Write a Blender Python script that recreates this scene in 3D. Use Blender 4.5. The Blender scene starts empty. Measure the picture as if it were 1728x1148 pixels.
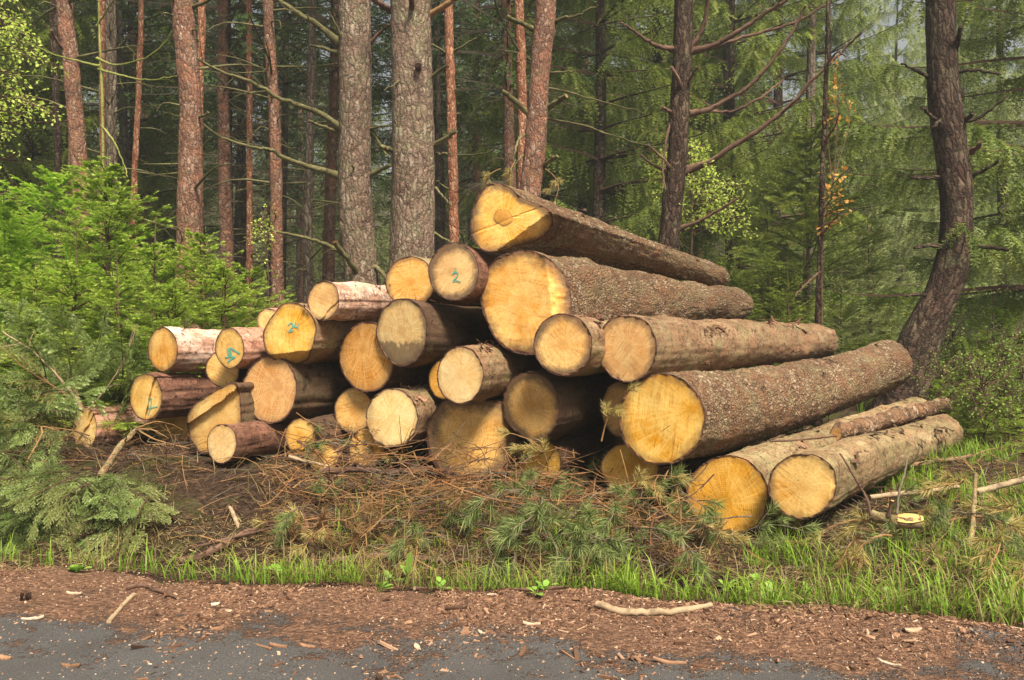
import bpy, math, random
import numpy as np
from mathutils import Vector

R0 = random.Random(7)
scene = bpy.context.scene
COL = scene.collection
F = 1400.0            # focal length in photograph pixels
CAMZ = 1.2
rad = math.radians

# ------------------------------------------------------------------ basics
def P(px, py, D):
    """world point seen at photograph pixel (px, py) at distance D along the view"""
    return np.array(((px - 864.0) / F * D, D, CAMZ - (py - 574.0) / F * D))

def sstep(a, b, x):
    t = np.clip((np.asarray(x, float) - a) / (b - a), 0, 1)
    return t * t * (3 - 2 * t)

def vn(p, s=1.0, seed=0):
    """value noise in -1..1 for an (n,3) array"""
    p = np.asarray(p, float) * s + 1000.0
    i = np.floor(p).astype(np.int64)
    f = p - i
    f = f * f * (3 - 2 * f)
    def h(dx, dy, dz):
        k = (i[:, 0] + dx) * 374761393 + (i[:, 1] + dy) * 668265263 + (i[:, 2] + dz) * 1440662683 + seed * 974711
        k &= 0xffffffff
        k = ((k ^ (k >> 13)) * 1274126177) & 0xffffffff
        k = ((k ^ (k >> 16)) * 2246822519) & 0xffffffff
        return ((k ^ (k >> 15)) & 0xffff) / 32767.5 - 1.0
    x, y, z = f[:, 0], f[:, 1], f[:, 2]
    def L(a, b, t): return a + (b - a) * t
    return L(L(L(h(0,0,0), h(1,0,0), x), L(h(0,1,0), h(1,1,0), x), y),
             L(L(h(0,0,1), h(1,0,1), x), L(h(0,1,1), h(1,1,1), x), y), z)

def nrm(v):
    v = np.asarray(v, float)
    return v / (np.linalg.norm(v, axis=-1, keepdims=True) + 1e-9)

class MB:
    """collects vertices and faces and links them as one mesh"""
    def __init__(s):
        s.V, s.F3, s.F4, s.n = [], [], [], 0
        s.m3, s.m4, s.A = [], [], {}
    def add(s, V, F, mat=0, **attrs):
        V = np.asarray(V, float).reshape(-1, 3)
        F = np.asarray(F, np.int64)
        if len(V) == 0 or len(F) == 0: return
        Fo = F + s.n
        if F.shape[1] == 3: s.F3.append(Fo); s.m3.append(np.full(len(F), mat))
        else: s.F4.append(Fo); s.m4.append(np.full(len(F), mat))
        for k, a in attrs.items():
            a = np.asarray(a, float)
            s.A.setdefault(k, []).append((s.n, a))
        s.V.append(V); s.n += len(V)
    def mesh(s, name, mats, smooth=False):
        me = bpy.data.meshes.new(name)
        if s.n == 0: return me
        V = np.concatenate(s.V)
        f3 = np.concatenate(s.F3) if s.F3 else np.zeros((0, 3), np.int64)
        f4 = np.concatenate(s.F4) if s.F4 else np.zeros((0, 4), np.int64)
        mi = np.concatenate((s.m3 + s.m4)) if (s.m3 or s.m4) else np.zeros(0)
        me.vertices.add(len(V)); me.vertices.foreach_set('co', V.astype(np.float32).ravel())
        nl = f3.size + f4.size
        me.loops.add(nl)
        me.loops.foreach_set('vertex_index', np.concatenate((f3.ravel(), f4.ravel())).astype(np.int32))
        me.polygons.add(len(f3) + len(f4))
        st = np.concatenate((np.arange(len(f3)) * 3, f3.size + np.arange(len(f4)) * 4)).astype(np.int32)
        me.polygons.foreach_set('loop_start', st)
        me.polygons.foreach_set('material_index', mi.astype(np.int32))
        me.polygons.foreach_set('use_smooth', np.full(len(st), bool(smooth)))
        for k, parts in s.A.items():
            dim = 3 if parts[0][1].ndim == 2 else 1
            a = me.attributes.new(k, 'FLOAT_VECTOR' if dim == 3 else 'FLOAT', 'POINT')
            buf = np.zeros((len(V), dim), np.float32)
            for st0, arr in parts: buf[st0:st0 + len(arr)] = arr.reshape(-1, dim)
            a.data.foreach_set('vector' if dim == 3 else 'value', buf.ravel())
        for m in (mats if isinstance(mats, (list, tuple)) else [mats]): me.materials.append(m)
        me.update(calc_edges=True); me.validate()
        return me
    def build(s, name, mats, parent=None, smooth=False, loc=None):
        return link(name, s.mesh(name, mats, smooth), parent, loc)

def link(name, data, parent=None, loc=None):
    o = bpy.data.objects.new(name, data); COL.objects.link(o)
    if parent is not None: o.parent = parent
    if loc is not None: o.location = loc
    return o

def tag(o, label=None, cat=None, group=None, kind=None):
    if label: o['label'] = label
    if cat: o['category'] = cat
    if group: o['group'] = group
    if kind: o['kind'] = kind
    return o

def empty(name, loc=(0, 0, 0), rz=0.0):
    o = bpy.data.objects.new(name, None); COL.objects.link(o)
    o.location = loc; o.rotation_euler = (0, 0, rz); o.empty_display_size = 0.1
    return o

def copy_tree(o, parent=None):
    c = o.copy(); COL.objects.link(c)
    if parent is not None: c.parent = parent
    for ch in list(o.children): copy_tree(ch, c)
    return c

def spline(pts, n):
    """Catmull-Rom through pts (k,d), n samples"""
    p = np.asarray(pts, float)
    if len(p) == 2:
        t = np.linspace(0, 1, n)[:, None]; return p[0] + (p[1] - p[0]) * t
    q = np.vstack((2 * p[0] - p[1], p, 2 * p[-1] - p[-2]))
    u = np.linspace(0, len(p) - 1 - 1e-6, n); i = u.astype(int); t = (u - i)[:, None]
    a, b, c, d = q[i], q[i + 1], q[i + 2], q[i + 3]
    return 0.5 * (2 * b + (c - a) * t + (2 * a - 5 * b + 4 * c - d) * t ** 2 + (3 * b - a - 3 * c + d) * t ** 3)

def tube(pts, radii, sides=6, cap=True, wob=0.0, seed=0):
    pts = np.asarray(pts, float); n = len(pts)
    radii = np.broadcast_to(np.asarray(radii, float), (n,)) if np.ndim(radii) == 0 else np.asarray(radii, float)
    T = nrm(np.gradient(pts, axis=0))
    ref = np.array((0, 0, 1.0)) if abs(T[0][2]) < 0.9 else np.array((1.0, 0, 0))
    U = nrm(np.cross(T, ref)); W = np.cross(T, U)
    a = np.linspace(0, 2 * np.pi, sides, endpoint=False)
    rr = radii[:, None] * np.ones((1, sides))
    if wob: rr = rr * (1 + wob * vn(np.stack(np.meshgrid(np.arange(n) * .7, np.arange(sides) * .9, indexing='ij') + [np.zeros((n, sides))], -1).reshape(-1, 3), 1, seed).reshape(n, sides))
    V = pts[:, None] + rr[..., None] * (np.cos(a)[None, :, None] * U[:, None] + np.sin(a)[None, :, None] * W[:, None])
    i, j = np.meshgrid(np.arange(n - 1), np.arange(sides), indexing='ij')
    j2 = (j + 1) % sides
    Fq = np.stack((i * sides + j, i * sides + j2, (i + 1) * sides + j2, (i + 1) * sides + j), -1).reshape(-1, 4)
    L = np.concatenate(([0], np.cumsum(np.linalg.norm(np.diff(pts, axis=0), axis=1))))
    uv = np.stack((np.broadcast_to(a[None] * max(radii.mean(), .004), (n, sides)), np.broadcast_to(L[:, None], (n, sides)), np.full((n, sides), seed % 97 * 1.7)), -1).reshape(-1, 3)
    V = V.reshape(-1, 3)
    return V, Fq, uv

def add_tube(mb, pts, radii, sides=6, mat=0, seed=0, wob=0.0, caps=True, capmat=None):
    V, Fq, uv = tube(pts, radii, sides, wob=wob, seed=seed)
    mb.add(V, Fq, mat, buv=uv)
    if caps:
        n = len(V) // sides
        for k, s in ((0, 1), (n - 1, -1)):
            ring = V[k * sides:(k + 1) * sides]
            c = ring.mean(0)
            VV = np.vstack((ring, c)); FF = np.array([(j, sides, (j + 1) % sides) if s > 0 else (j, (j + 1) % sides, sides) for j in range(sides)])
            mb.add(VV, FF, mat if capmat is None else capmat, buv=np.vstack((uv[k * sides:(k + 1) * sides], uv[k * sides])))

# ------------------------------------------------------------------ materials
class NT:
    def __init__(s, name):
        s.m = bpy.data.materials.new(name); s.m.use_nodes = True
        s.t = s.m.node_tree; s.t.nodes.clear()
        s.out = s.t.nodes.new('ShaderNodeOutputMaterial')
    def set(s, sock, v):
        if isinstance(v, bpy.types.NodeSocket): s.t.links.new(v, sock)
        elif isinstance(v, bpy.types.Node): s.t.links.new(v.outputs[0], sock)
        elif isinstance(v, (tuple, list)) and len(v) == 3 and sock.type == 'RGBA': sock.default_value = (*v, 1)
        else: sock.default_value = v
    def n(s, typ, ins=None, **props):
        nd = s.t.nodes.new('ShaderNode' + typ)
        for k, v in props.items(): setattr(nd, k, v)
        for k, v in (ins or {}).items(): s.set(nd.inputs[k], v)
        return nd
    def math(s, op, a, b=0.0, c=0.0, clamp=False):
        return s.n('Math', {0: a, 1: b, 2: c}, operation=op, use_clamp=clamp).outputs[0]
    def attr(s, name, what='Vector'): return s.n('Attribute', attribute_name=name).outputs[what]
    def noise(s, vec, scale, detail=3, rough=.55, dist=0.0, out='Fac'):
        return s.n('TexNoise', {'Vector': vec, 'Scale': scale, 'Detail': detail, 'Roughness': rough, 'Distortion': dist}).outputs[out]
    def vor(s, vec, scale, feature='F1', out='Distance', rnd=1.0):
        return s.n('TexVoronoi', {'Vector': vec, 'Scale': scale, 'Randomness': rnd}, feature=feature).outputs[out]
    def scale(s, vec, v): return s.n('VectorMath', {0: vec, 1: v}, operation='MULTIPLY').outputs[0]
    def addv(s, a, b): return s.n('VectorMath', {0: a, 1: b}, operation='ADD').outputs[0]
    def ramp(s, fac, stops, interp='LINEAR'):
        r = s.n('ValToRGB', {0: fac}); r.color_ramp.interpolation = interp
        e = r.color_ramp.elements
        while len(e) < len(stops): e.new(0.5)
        for k, (p, c) in enumerate(stops):
            e[k].position = p; e[k].color = (*c, 1) if len(c) == 3 else c
        return r.outputs[0]
    def fr(s, fac, a, b): return s.n('MapRange', {0: fac, 1: a, 2: b, 3: 0.0, 4: 1.0}).outputs[0]
    def mix(s, fac, a, b, mode='MIX'):
        m = s.n('Mix', data_type='RGBA', blend_type=mode)
        s.set(m.inputs[0], fac); s.set(m.inputs[6], a); s.set(m.inputs[7], b)
        return m.outputs[2]
    def rnd(s): return s.n('ObjectInfo').outputs['Random']
    def bump(s, h, strength=.5, dist=.01): return s.n('Bump', {'Height': h, 'Strength': strength, 'Distance': dist}).outputs[0]
    def done(s, col, rough=.8, bump=None, spec=.3, transl=0.0, transcol=None):
        b = s.n('BsdfPrincipled', {'Base Color': col, 'Roughness': rough, 'Specular IOR Level': spec})
        if bump is not None: s.set(b.inputs['Normal'], bump)
        o = b.outputs[0]
        if transl:
            tr = s.n('BsdfTranslucent', {'Color': transcol if transcol is not None else col})
            mx = s.n('MixShader', {0: transl, 1: o, 2: tr.outputs[0]}); o = mx.outputs[0]
        s.t.links.new(o, s.out.inputs['Surface'])
        return s.m

def hexc(h, k=1.0):
    """sRGB hex -> linear, times k"""
    h = h.lstrip('#'); c = [int(h[i:i + 2], 16) / 255 for i in (0, 2, 4)]
    return tuple(k * (x / 12.92 if x <= .04045 else ((x + .055) / 1.055) ** 2.4) for x in c)

def wood_mat(name, base, pale, dark, rimc=(.05, .028, .018), stain=.5, ringk=.18, stw=.74, low=0.0):
    t = NT(name)
    fuv = t.attr('fuv'); r = t.attr('rad', 'Fac')
    s = t.n('SeparateXYZ', {0: fuv}); x, y, sd = s.outputs
    off = t.n('CombineXYZ', {0: t.math('MULTIPLY', sd, 3.17), 1: t.math('MULTIPLY', sd, 1.31), 2: sd}).outputs[0]
    p2 = t.n('CombineXYZ', {0: x, 1: y, 2: 0.0}).outputs[0]
    v = t.addv(p2, off)
    # growth rings round the pith, wobbling
    dist = t.n('VectorMath', {0: p2}, operation='LENGTH').outputs['Value']
    wob = t.noise(v, 9, 3)
    rr = t.math('ADD', dist, t.math('MULTIPLY', wob, .035))
    ring = t.math('SINE', t.math('MULTIPLY', rr, 520.0))
    ringn = t.noise(t.n('CombineXYZ', {0: t.math('MULTIPLY', rr, 90.0), 1: sd, 2: 0.0}).outputs[0], 1.0, 3)
    # saw marks: stretched noise in a direction of its own for each log
    rot = t.n('VectorRotate', {'Vector': p2, 'Angle': t.math('MULTIPLY', sd, 1.9)}, rotation_type='Z_AXIS').outputs[0]
    rot = t.addv(rot, t.scale(t.noise(v, 4, 2, out='Color'), (.05, .05, 0)))
    saw = t.noise(t.addv(t.scale(rot, (5, 75, 1)), off), 1.0, 3, .65)
    saw2 = t.noise(t.addv(t.scale(rot, (8, 140, 1)), t.scale(off, (2, 2, 2))), 1.0, 2, .6)
    # rays
    ang = t.math('ARCTAN2', y, x)
    ray = t.noise(t.n('CombineXYZ', {0: t.math('MULTIPLY', ang, 14.0), 1: t.math('MULTIPLY', dist, 5.0), 2: sd}).outputs[0], 1.0, 4, .7)
    blot = t.noise(v, 5, 4, .6); fine = t.noise(v, 45, 3, .6)
    c = t.mix(t.fr(blot, .3, .7), base, pale)
    c = t.mix(t.math('MULTIPLY', t.fr(ringn, .45, .8), .38 + ringk * .5), c, dark)
    rstr = t.fr(t.noise(v, 3, 1), .42, .62)
    c = t.mix(t.math('MULTIPLY', t.math('MULTIPLY', t.fr(ring, .2, 1), rstr if ringk < .3 else 1.0), ringk), c, dark)
    c = t.mix(t.math('MULTIPLY', t.math('MULTIPLY', t.fr(saw, .5, .72), t.fr(t.noise(v, 7, 2), .3, .6)), .8), c, dark)
    c = t.mix(t.math('MULTIPLY', t.fr(saw2, .55, .8), .5), c, pale)
    c = t.mix(t.math('MULTIPLY', t.fr(ray, .46, .7), .85), c, pale)
    c = t.mix(t.math('MULTIPLY', t.fr(fine, .5, .9), .35), c, dark)
    # heart a little darker
    heart = t.math('MULTIPLY', t.fr(t.math('ADD', dist, t.math('MULTIPLY', t.noise(v, 14, 2), .05)), .075, .045), .35)
    c = t.mix(heart, c, t.mix(.5, dark, base))
    # weather stain from the bark inwards, mould spots, drying cracks
    rn = t.math('ADD', r, t.math('MULTIPLY', t.math('SUBTRACT', t.noise(v, 16, 5, .7), .5), .42))
    rn2 = t.math('ADD', rn, t.math('MULTIPLY', t.math('SUBTRACT', t.noise(v, 2.3, 2), .5), .55))
    st = t.math('MULTIPLY', t.fr(rn2, stw, stw + .22), stain)
    c = t.mix(t.math('MULTIPLY', st, .9), c, t.mix(fine, (.05, .037, .03), (.17, .115, .065)))
    c = t.mix(t.math('MULTIPLY', t.fr(t.noise(v, 2.6, 4, .65), .5, .78), .45), c, t.mix(.5, dark, (.16, .10, .05)))
    if low:
        lm = t.fr(t.math('SUBTRACT', t.math('MULTIPLY', t.math('SUBTRACT', t.noise(v, 13, 6, .75), .5), .34), y), .05, .10)
        c = t.mix(t.math('MULTIPLY', lm, low), c, t.mix(fine, (.028, .022, .018), (.20, .13, .075)))
    spots = t.math('MULTIPLY', t.fr(t.noise(v, 38, 3, .6), .66, .74), t.fr(t.noise(v, 4.5, 2), .5, .62))
    c = t.mix(t.math('MULTIPLY', spots, .75 * min(1, stain * 1.6)), c, (.035, .03, .03))
    crk = t.math('MULTIPLY', t.fr(t.noise(t.n('CombineXYZ', {0: t.math('MULTIPLY', ang, 9.0), 1: t.math('MULTIPLY', dist, 2.0), 2: t.math('ADD', sd, 7.0)}).outputs[0], 1.0, 2, .5), .735, .75), t.fr(t.noise(v, 6, 1), .5, .56))
    c = t.mix(t.math('MULTIPLY', crk, .8), c, (.06, .03, .012))
    # bark ring at the edge
    rb = t.math('ADD', r, t.math('MULTIPLY', t.math('SUBTRACT', t.noise(v, 30, 3), .5), .035))
    rb = t.math('ADD', rb, t.math('MULTIPLY', t.math('SUBTRACT', t.noise(v, 7, 3, .6), .5), .07))
    c = t.mix(t.math('MULTIPLY', t.fr(rb, .925, .955), .9), c, (.20, .085, .035))
    c = t.mix(t.fr(rb, .945, .975), c, t.mix(t.noise(v, 55, 3), rimc, (.13, .07, .045)))
    rn_ = t.rnd()
    c = t.n('HueSaturation', {'Hue': t.math('ADD', .493, t.math('MULTIPLY', t.math('FRACT', t.math('MULTIPLY', rn_, 7.3)), .013)), 'Saturation': t.math('ADD', .93, t.math('MULTIPLY', t.math('FRACT', t.math('MULTIPLY', rn_, 3.7)), .17)), 'Value': t.math('ADD', .86, t.math('MULTIPLY', rn_, .2)), 'Color': c}).outputs[0]
    hgt = t.math('ADD', t.math('MULTIPLY', saw, .8), t.math('ADD', t.math('MULTIPLY', saw2, .3), t.math('MULTIPLY', fine, .25)))
    return t.done(c, t.math('ADD', .55, t.math('MULTIPLY', fine, .3)), t.bump(hgt, .22, .004), spec=.2)

def bark_mat(name, cols, kind='scaly', cell=30.0, stretch=(1, .6, 1), crack=(.018, .011, .008), lichen=None, lich=.5, flake=None, bumpd=.012, crackw=.10):
    """cols: three tones of the plates"""
    t = NT(name)
    v = t.attr('buv')
    w = t.addv(v, t.addv(t.scale(t.noise(v, 14, 3, out='Color'), (.06, .06, .06)), t.scale(t.noise(v, 55, 3, out='Color'), (.022, .022, .022))))
    vs = t.scale(w, stretch)
    if kind == 'scaly':
        d = t.vor(vs, cell, 'DISTANCE_TO_EDGE'); cc = t.vor(vs, cell, 'F1', 'Color')
        d2 = t.vor(vs, cell * 2.7, 'DISTANCE_TO_EDGE')
        sx = t.n('SeparateColor', {0: cc}).outputs[0]
        f = t.math('ADD', t.math('MULTIPLY', sx, .6), t.math('MULTIPLY', t.noise(v, 9, 5, .7), .75))
        c = t.ramp(f, [(.25, cols[0]), (.6, cols[1]), (.95, cols[2])])
        c = t.mix(t.math('MULTIPLY', t.fr(t.noise(v, 70, 4, .7), .45, .8), .35), c, cols[2])
        cr = t.math('MULTIPLY', t.fr(t.math('ADD', d, t.math('MULTIPLY', t.noise(v, 45, 4, .7), .14)), crackw + .08, .055), t.fr(t.noise(v, 11, 3), .08, .42))
        c = t.mix(t.math('MULTIPLY', cr, .85), c, crack)
        c = t.mix(t.math('MULTIPLY', t.fr(d2, .06, .0), .35), c, crack)
        h = t.math('ADD', t.math('MULTIPLY', t.fr(d, 0, .28), 1.0), t.math('ADD', t.math('MULTIPLY', sx, .5), t.math('MULTIPLY', t.noise(v, 80, 4, .7), .5)))
    else:
        f = t.noise(t.scale(w, (1, .35, 1)), 10, 5, .65)
        c = t.ramp(f, [(.3, cols[0]), (.5, cols[1]), (.72, cols[2])])
        st = t.noise(t.scale(w, (60, 9, 60)), 1.0, 4, .7)
        c = t.mix(t.math('MULTIPLY', t.fr(st, .5, .8), .55), c, cols[2])
        sc = t.fr(t.noise(t.scale(w, (1, 1.5, 1)), 20, 4, .7), .60, .66)
        c = t.mix(t.math('MULTIPLY', sc, .8), c, crack)
        # whorl scars across the stem
        ws = t.math('MULTIPLY', t.fr(t.noise(t.scale(w, (5, 26, 5)), 1.0, 4, .65), .59, .66), t.fr(t.noise(v, 6, 2), .4, .55))
        c = t.mix(t.math('MULTIPLY', ws, .7), c, crack)
        h = t.math('SUBTRACT', t.math('ADD', f, t.math('MULTIPLY', st, .4)), t.math('MULTIPLY', sc, .8))
    if flake is not None:
        fl = t.fr(t.math('ADD', t.noise(w, 5, 5, .75), t.math('MULTIPLY', t.noise(w, 40, 2), .12)), .57 if kind != 'scaly' else .55, .60 if kind != 'scaly' else .60)
        c = t.mix(t.math('MULTIPLY', fl, .9), c, t.mix(t.noise(v, 25, 3), flake, cols[1])); h = t.math('SUBTRACT', h, t.math('MULTIPLY', fl, .7))
    if lichen is not None:
        lf = t.math('MULTIPLY', t.fr(t.noise(v, 4.5, 6, .75), .62 - .25 * lich, .78 - .2 * lich), t.fr(t.noise(v, 55, 3), .3, .65))
        c = t.mix(t.math('MULTIPLY', lf, .8), c, lichen)
    c = t.mix(t.math('MULTIPLY', t.fr(t.noise(v, 1.3, 2), .35, .7), .35), c, t.mix(.5, cols[0], crack))
    return t.done(c, .88, t.bump(h, .9, bumpd), spec=.2)

def leaf_mat(name, c0, c1, tipc, transl=.35, rough=.55, dead=None, deadf=.7):
    t = NT(name)
    g = t.n('TexCoord').outputs['Object']
    n1 = t.noise(g, 2.3, 3); n2 = t.noise(g, 17, 2)
    f = t.math('ADD', t.math('MULTIPLY', n1, .7), t.math('ADD', t.math('MULTIPLY', n2, .4), t.math('MULTIPLY', t.math('SUBTRACT', t.rnd(), .5), .25)))
    c = t.mix(t.fr(f, .35, .8), c0, c1)
    tip = t.attr('tip', 'Fac')
    c = t.mix(tip, c, tipc)
    if dead is not None: c = t.mix(t.fr(t.noise(g, 3.1, 4, .7), deadf, deadf + .08), c, dead)
    return t.done(c, rough, spec=.3, transl=transl)

def plain_mat(name, c0, c1, sc=20, rough=.8, bumpd=.004, c2=None, spec=.25, vec=None):
    t = NT(name)
    v = t.attr(vec) if vec else t.n('TexCoord').outputs['Object']
    n = t.noise(v, sc, 5, .65)
    st = [(.3, c0), (.7, c1)] if c2 is None else [(.25, c0), (.5, c1), (.75, c2)]
    c = t.ramp(n, st)
    return t.done(c, rough, t.bump(t.noise(v, sc * 3, 4), .6, bumpd), spec=spec)

M = {}
M['wood'] = wood_mat('sawn_wood', hexc('db983c'), hexc('f2cd85'), hexc('9c5c20'), stain=.75)
M['wood_ring'] = wood_mat('sawn_wood_ringed', hexc('d8953a'), hexc('eec27a'), hexc('8f5420'), stain=.5, ringk=.42)
M['wood_knot'] = wood_mat('knot_wood', hexc('b97f38'), hexc('d6a055'), hexc('7a4c20'), stain=.6, ringk=.6)
M['wood_pale'] = wood_mat('sawn_wood_pale', hexc('e2aa50'), hexc('f5da9c'), hexc('ae742e'), stain=.45)
M['wood_grey'] = wood_mat('sawn_wood_weathered', hexc('d19a46'), hexc('ecc984'), hexc('935f28'), stain=1.0, rimc=(.022, .016, .015), stw=.64)
M['wood_mould'] = wood_mat('sawn_wood_mouldy', hexc('d5a252'), hexc('efd296'), hexc('935f28'), stain=.9, rimc=(.022, .016, .015), low=.8)
M['wood_rim'] = wood_mat('sawn_wood_dark_rim', hexc('db983c'), hexc('f2cd85'), hexc('9c5c20'), stain=1.0, rimc=(.022, .016, .015), stw=.72)
M['bark_scaly'] = bark_mat('bark_spruce_scaly', (hexc('5f4430'), hexc('957458'), hexc('bea286')), 'scaly', 34, (1, .75, 1), lichen=hexc('a09a72'), lich=.7, bumpd=.02, flake=hexc('8c6145'))
M['bark_brown'] = bark_mat('bark_spruce_brown', (hexc('5e4632'), hexc('876a50'), hexc('ab8f72')), 'smooth', lichen=hexc('888a5e'), lich=.6, flake=hexc('9a7256'), crack=(.03, .014, .009))
M['bark_pink'] = bark_mat('bark_pine_pink', (hexc('85543f'), hexc('b3826a'), hexc('d8b6a0')), 'smooth', crack=(.045, .022, .015), flake=hexc('c99d84'))
M['bark_peeled'] = bark_mat('bark_pine_top_lit', (hexc('9a6a52'), hexc('d0ab94'), hexc('efe0d0')), 'smooth', crack=(.07, .03, .02), flake=hexc('8a5a42'))  # cream tones paint the bright light from above into the bark
M['bark_red'] = bark_mat('bark_pine_red', (hexc('4d3429'), hexc('724f3f'), hexc('98755f')), 'smooth', crack=(.03, .014, .011), flake=hexc('8d6350'))
M['bark_dark'] = bark_mat('bark_dark_brown', (hexc('3d2c22'), hexc('5c4434'), hexc('7c604a')), 'smooth', lichen=hexc('56583a'), lich=.6)  # darker brown tones with green-grey lichen
M['bark_pale'] = bark_mat('bark_spruce_pale', (hexc('5f4a34'), hexc('8f7454'), hexc('bba37f')), 'smooth', lichen=hexc('98986a'), lich=.85, crack=(.035, .018, .012), flake=hexc('a5795e'))
M['bark_flaky'] = bark_mat('bark_orange_flaky', (hexc('4a3728'), hexc('80624a'), hexc('bb9d80')), 'scaly', 26, (1, .6, 1), flake=hexc('91694b'))
M['pine_plate'] = bark_mat('bark_pine_plates', (hexc('6d5444'), hexc('957c6a'), hexc('b7a290')), 'scaly', 19, (1, .36, 1), crack=(.022, .014, .010), lichen=hexc('8d9468'), lich=.6, bumpd=.03, flake=hexc('8f7768'), crackw=.13)
M['pine_red'] = bark_mat('bark_pine_upper', (hexc('6b4a3b'), hexc('916a57'), hexc('b39380')), 'scaly', 24, (1, .4, 1), crack=(.035, .021, .016), bumpd=.018, lichen=hexc('85835f'), lich=.4, flake=hexc('a9745a'))
M['pine_orange'] = bark_mat('bark_pine_orange', (hexc('7d4a33'), hexc('a4694c'), hexc('c09376')), 'scaly', 26, (1, .4, 1), crack=(.05, .027, .019), bumpd=.012)
M['pine_dark'] = bark_mat('bark_spruce_dark', (hexc('33241e'), hexc('513b31'), hexc('73604f')), 'scaly', 20, (1, .3, 1), crack=(.010, .007, .005), bumpd=.03, lichen=hexc('5e6446'), lich=.45, crackw=.14)
M['pine_grey'] = bark_mat('bark_far_grey', (hexc('4e4236'), hexc('6d5f50'), hexc('8a7c6b')), 'scaly', 18, (1, .3, 1), bumpd=.02)
M['branch_green'] = bark_mat('branch_mossy', (hexc('3f3926'), hexc('635d3c'), hexc('908b62')), 'smooth', crack=(.03, .025, .014))
M['branch_brown'] = bark_mat('branch_brown', (hexc('43302a'), hexc('6b5042'), hexc('937764')), 'smooth')
M['twig_grey'] = plain_mat('dead_twig', hexc('4a4034'), hexc('7c705c'), 30)
M['twig_tan'] = plain_mat('dry_twig_tan', hexc('65482f'), hexc('94714a'), 9, c2=hexc('493325'))
M['stem_pale'] = plain_mat('stick_pale', hexc('6f5843'), hexc('a89274'), 11, c2=hexc('4d3b2d'))
M['stem_green'] = bark_mat('stem_green', (hexc('666b30'), hexc('878a48'), hexc('a9a766')), 'smooth', crack=(.12, .1, .04))
M['teal'] = plain_mat('teal_spray_paint', hexc('3d9a8c'), hexc('74b39c'), 60, rough=.6)
# ------------------------------------------------------------------ ground
def edge_y(x):
    x = np.asarray(x, float)
    return 3.87 - .165 * x + .06 * np.sin(2.1 * x + .6) + .035 * np.sin(5.3 * x) + .02 * np.sin(13.7 * x + 2)
def pile_y(x):
    x = np.asarray(x, float)
    return np.interp(x, (-6, -3.3, -.3, 1.3, 2.0, 6), (6.7, 6.2, 5.65, 5.0, 4.95, 5.4))
def base_z(x):
    return np.interp(x, (-8, -4.5, -3.2, -2, -.3, .5, 1.3, 2, 3.5, 7), (.4, .4, .36, .33, .24, .12, -.02, .08, .15, .2))
def gz0(x, y):
    x = np.asarray(x, float); y = np.asarray(y, float)
    ye, yp, hb = edge_y(x), pile_y(x), base_z(x)
    t = np.clip((y - ye) / (yp - ye), 0, 1)
    z = -.07 * np.sin(np.pi * np.clip(t * 1.9, 0, 1)) + hb * sstep(.22, .92, t)
    back = np.clip(y - yp, 0, None)
    z = z + np.where(back > 0, np.minimum(back * .075, .30 + .004 * back), 0)
    z = z * sstep(0, .25, np.clip(y - ye, 0, 1))
    # valley falling away on the right, far behind
    z = z - 1.6 * sstep(14, 40, y) * sstep(2, 14, x)
    # wooded hillside closing the view
    return z + 26 * sstep(66, 150, y + .15 * np.abs(x))
def gz(x, y):
    x = np.atleast_1d(np.asarray(x, float)); y = np.atleast_1d(np.asarray(y, float))
    p = np.stack((x, y, np.zeros_like(x)), -1)
    off = sstep(0, .5, y - edge_y(x))
    n = off * (.05 * vn(p, 1.1, 3) + .03 * vn(p, 3.3, 4) + .015 * vn(p, 9, 5)) + (1 - off) * (.008 * vn(p, 1.7, 6) + .006 * vn(p, 7, 8) + .010 * np.clip(vn(p, 2.6, 9), 0, 1))
    lip = .035 * np.exp(-((y - edge_y(x) + .16) / .13) ** 2) * (1 + .8 * vn(p, 4, 11))
    return gz0(x, y) + n + lip
gz_exact = gz
_gx, _gy, _gs = -6.0, 2.3, .02
_nx, _ny = 601, 361
_X, _Y = np.meshgrid(_gx + _gs * np.arange(_nx), _gy + _gs * np.arange(_ny), indexing='ij')
_H = gz_exact(_X.ravel(), _Y.ravel()).reshape(_nx, _ny)
def gz(x, y):
    x = np.atleast_1d(np.asarray(x, float)); y = np.atleast_1d(np.asarray(y, float)); x, y = np.broadcast_arrays(x, y)
    u, v = (x - _gx) / _gs, (y - _gy) / _gs
    ok = (u >= 0) & (u < _nx - 1.01) & (v >= 0) & (v < _ny - 1.01)
    i, j = np.where(ok, u, 0).astype(int), np.where(ok, v, 0).astype(int); a, b = u - i, v - j
    z = _H[i, j] * (1 - a) * (1 - b) + _H[i + 1, j] * a * (1 - b) + _H[i, j + 1] * (1 - a) * b + _H[i + 1, j + 1] * a * b
    if not ok.all(): z = np.where(ok, z, 0); k = ~ok; z[k] = gz_exact(x[k], y[k])
    return z
def gzs(x, y): return float(gz(x, y)[0])

def grid_sheet(xs, ys, zf):
    X, Y = np.meshgrid(xs, ys, indexing='ij')
    Z = zf(X.ravel(), Y.ravel())
    nx, ny = len(xs), len(ys)
    i, j = np.meshgrid(np.arange(nx - 1), np.arange(ny - 1), indexing='ij')
    Fq = np.stack((i * ny + j, (i + 1) * ny + j, (i + 1) * ny + j + 1, i * ny + j + 1), -1).reshape(-1, 4)
    return np.stack((X.ravel(), Y.ravel(), Z), -1), Fq

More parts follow.
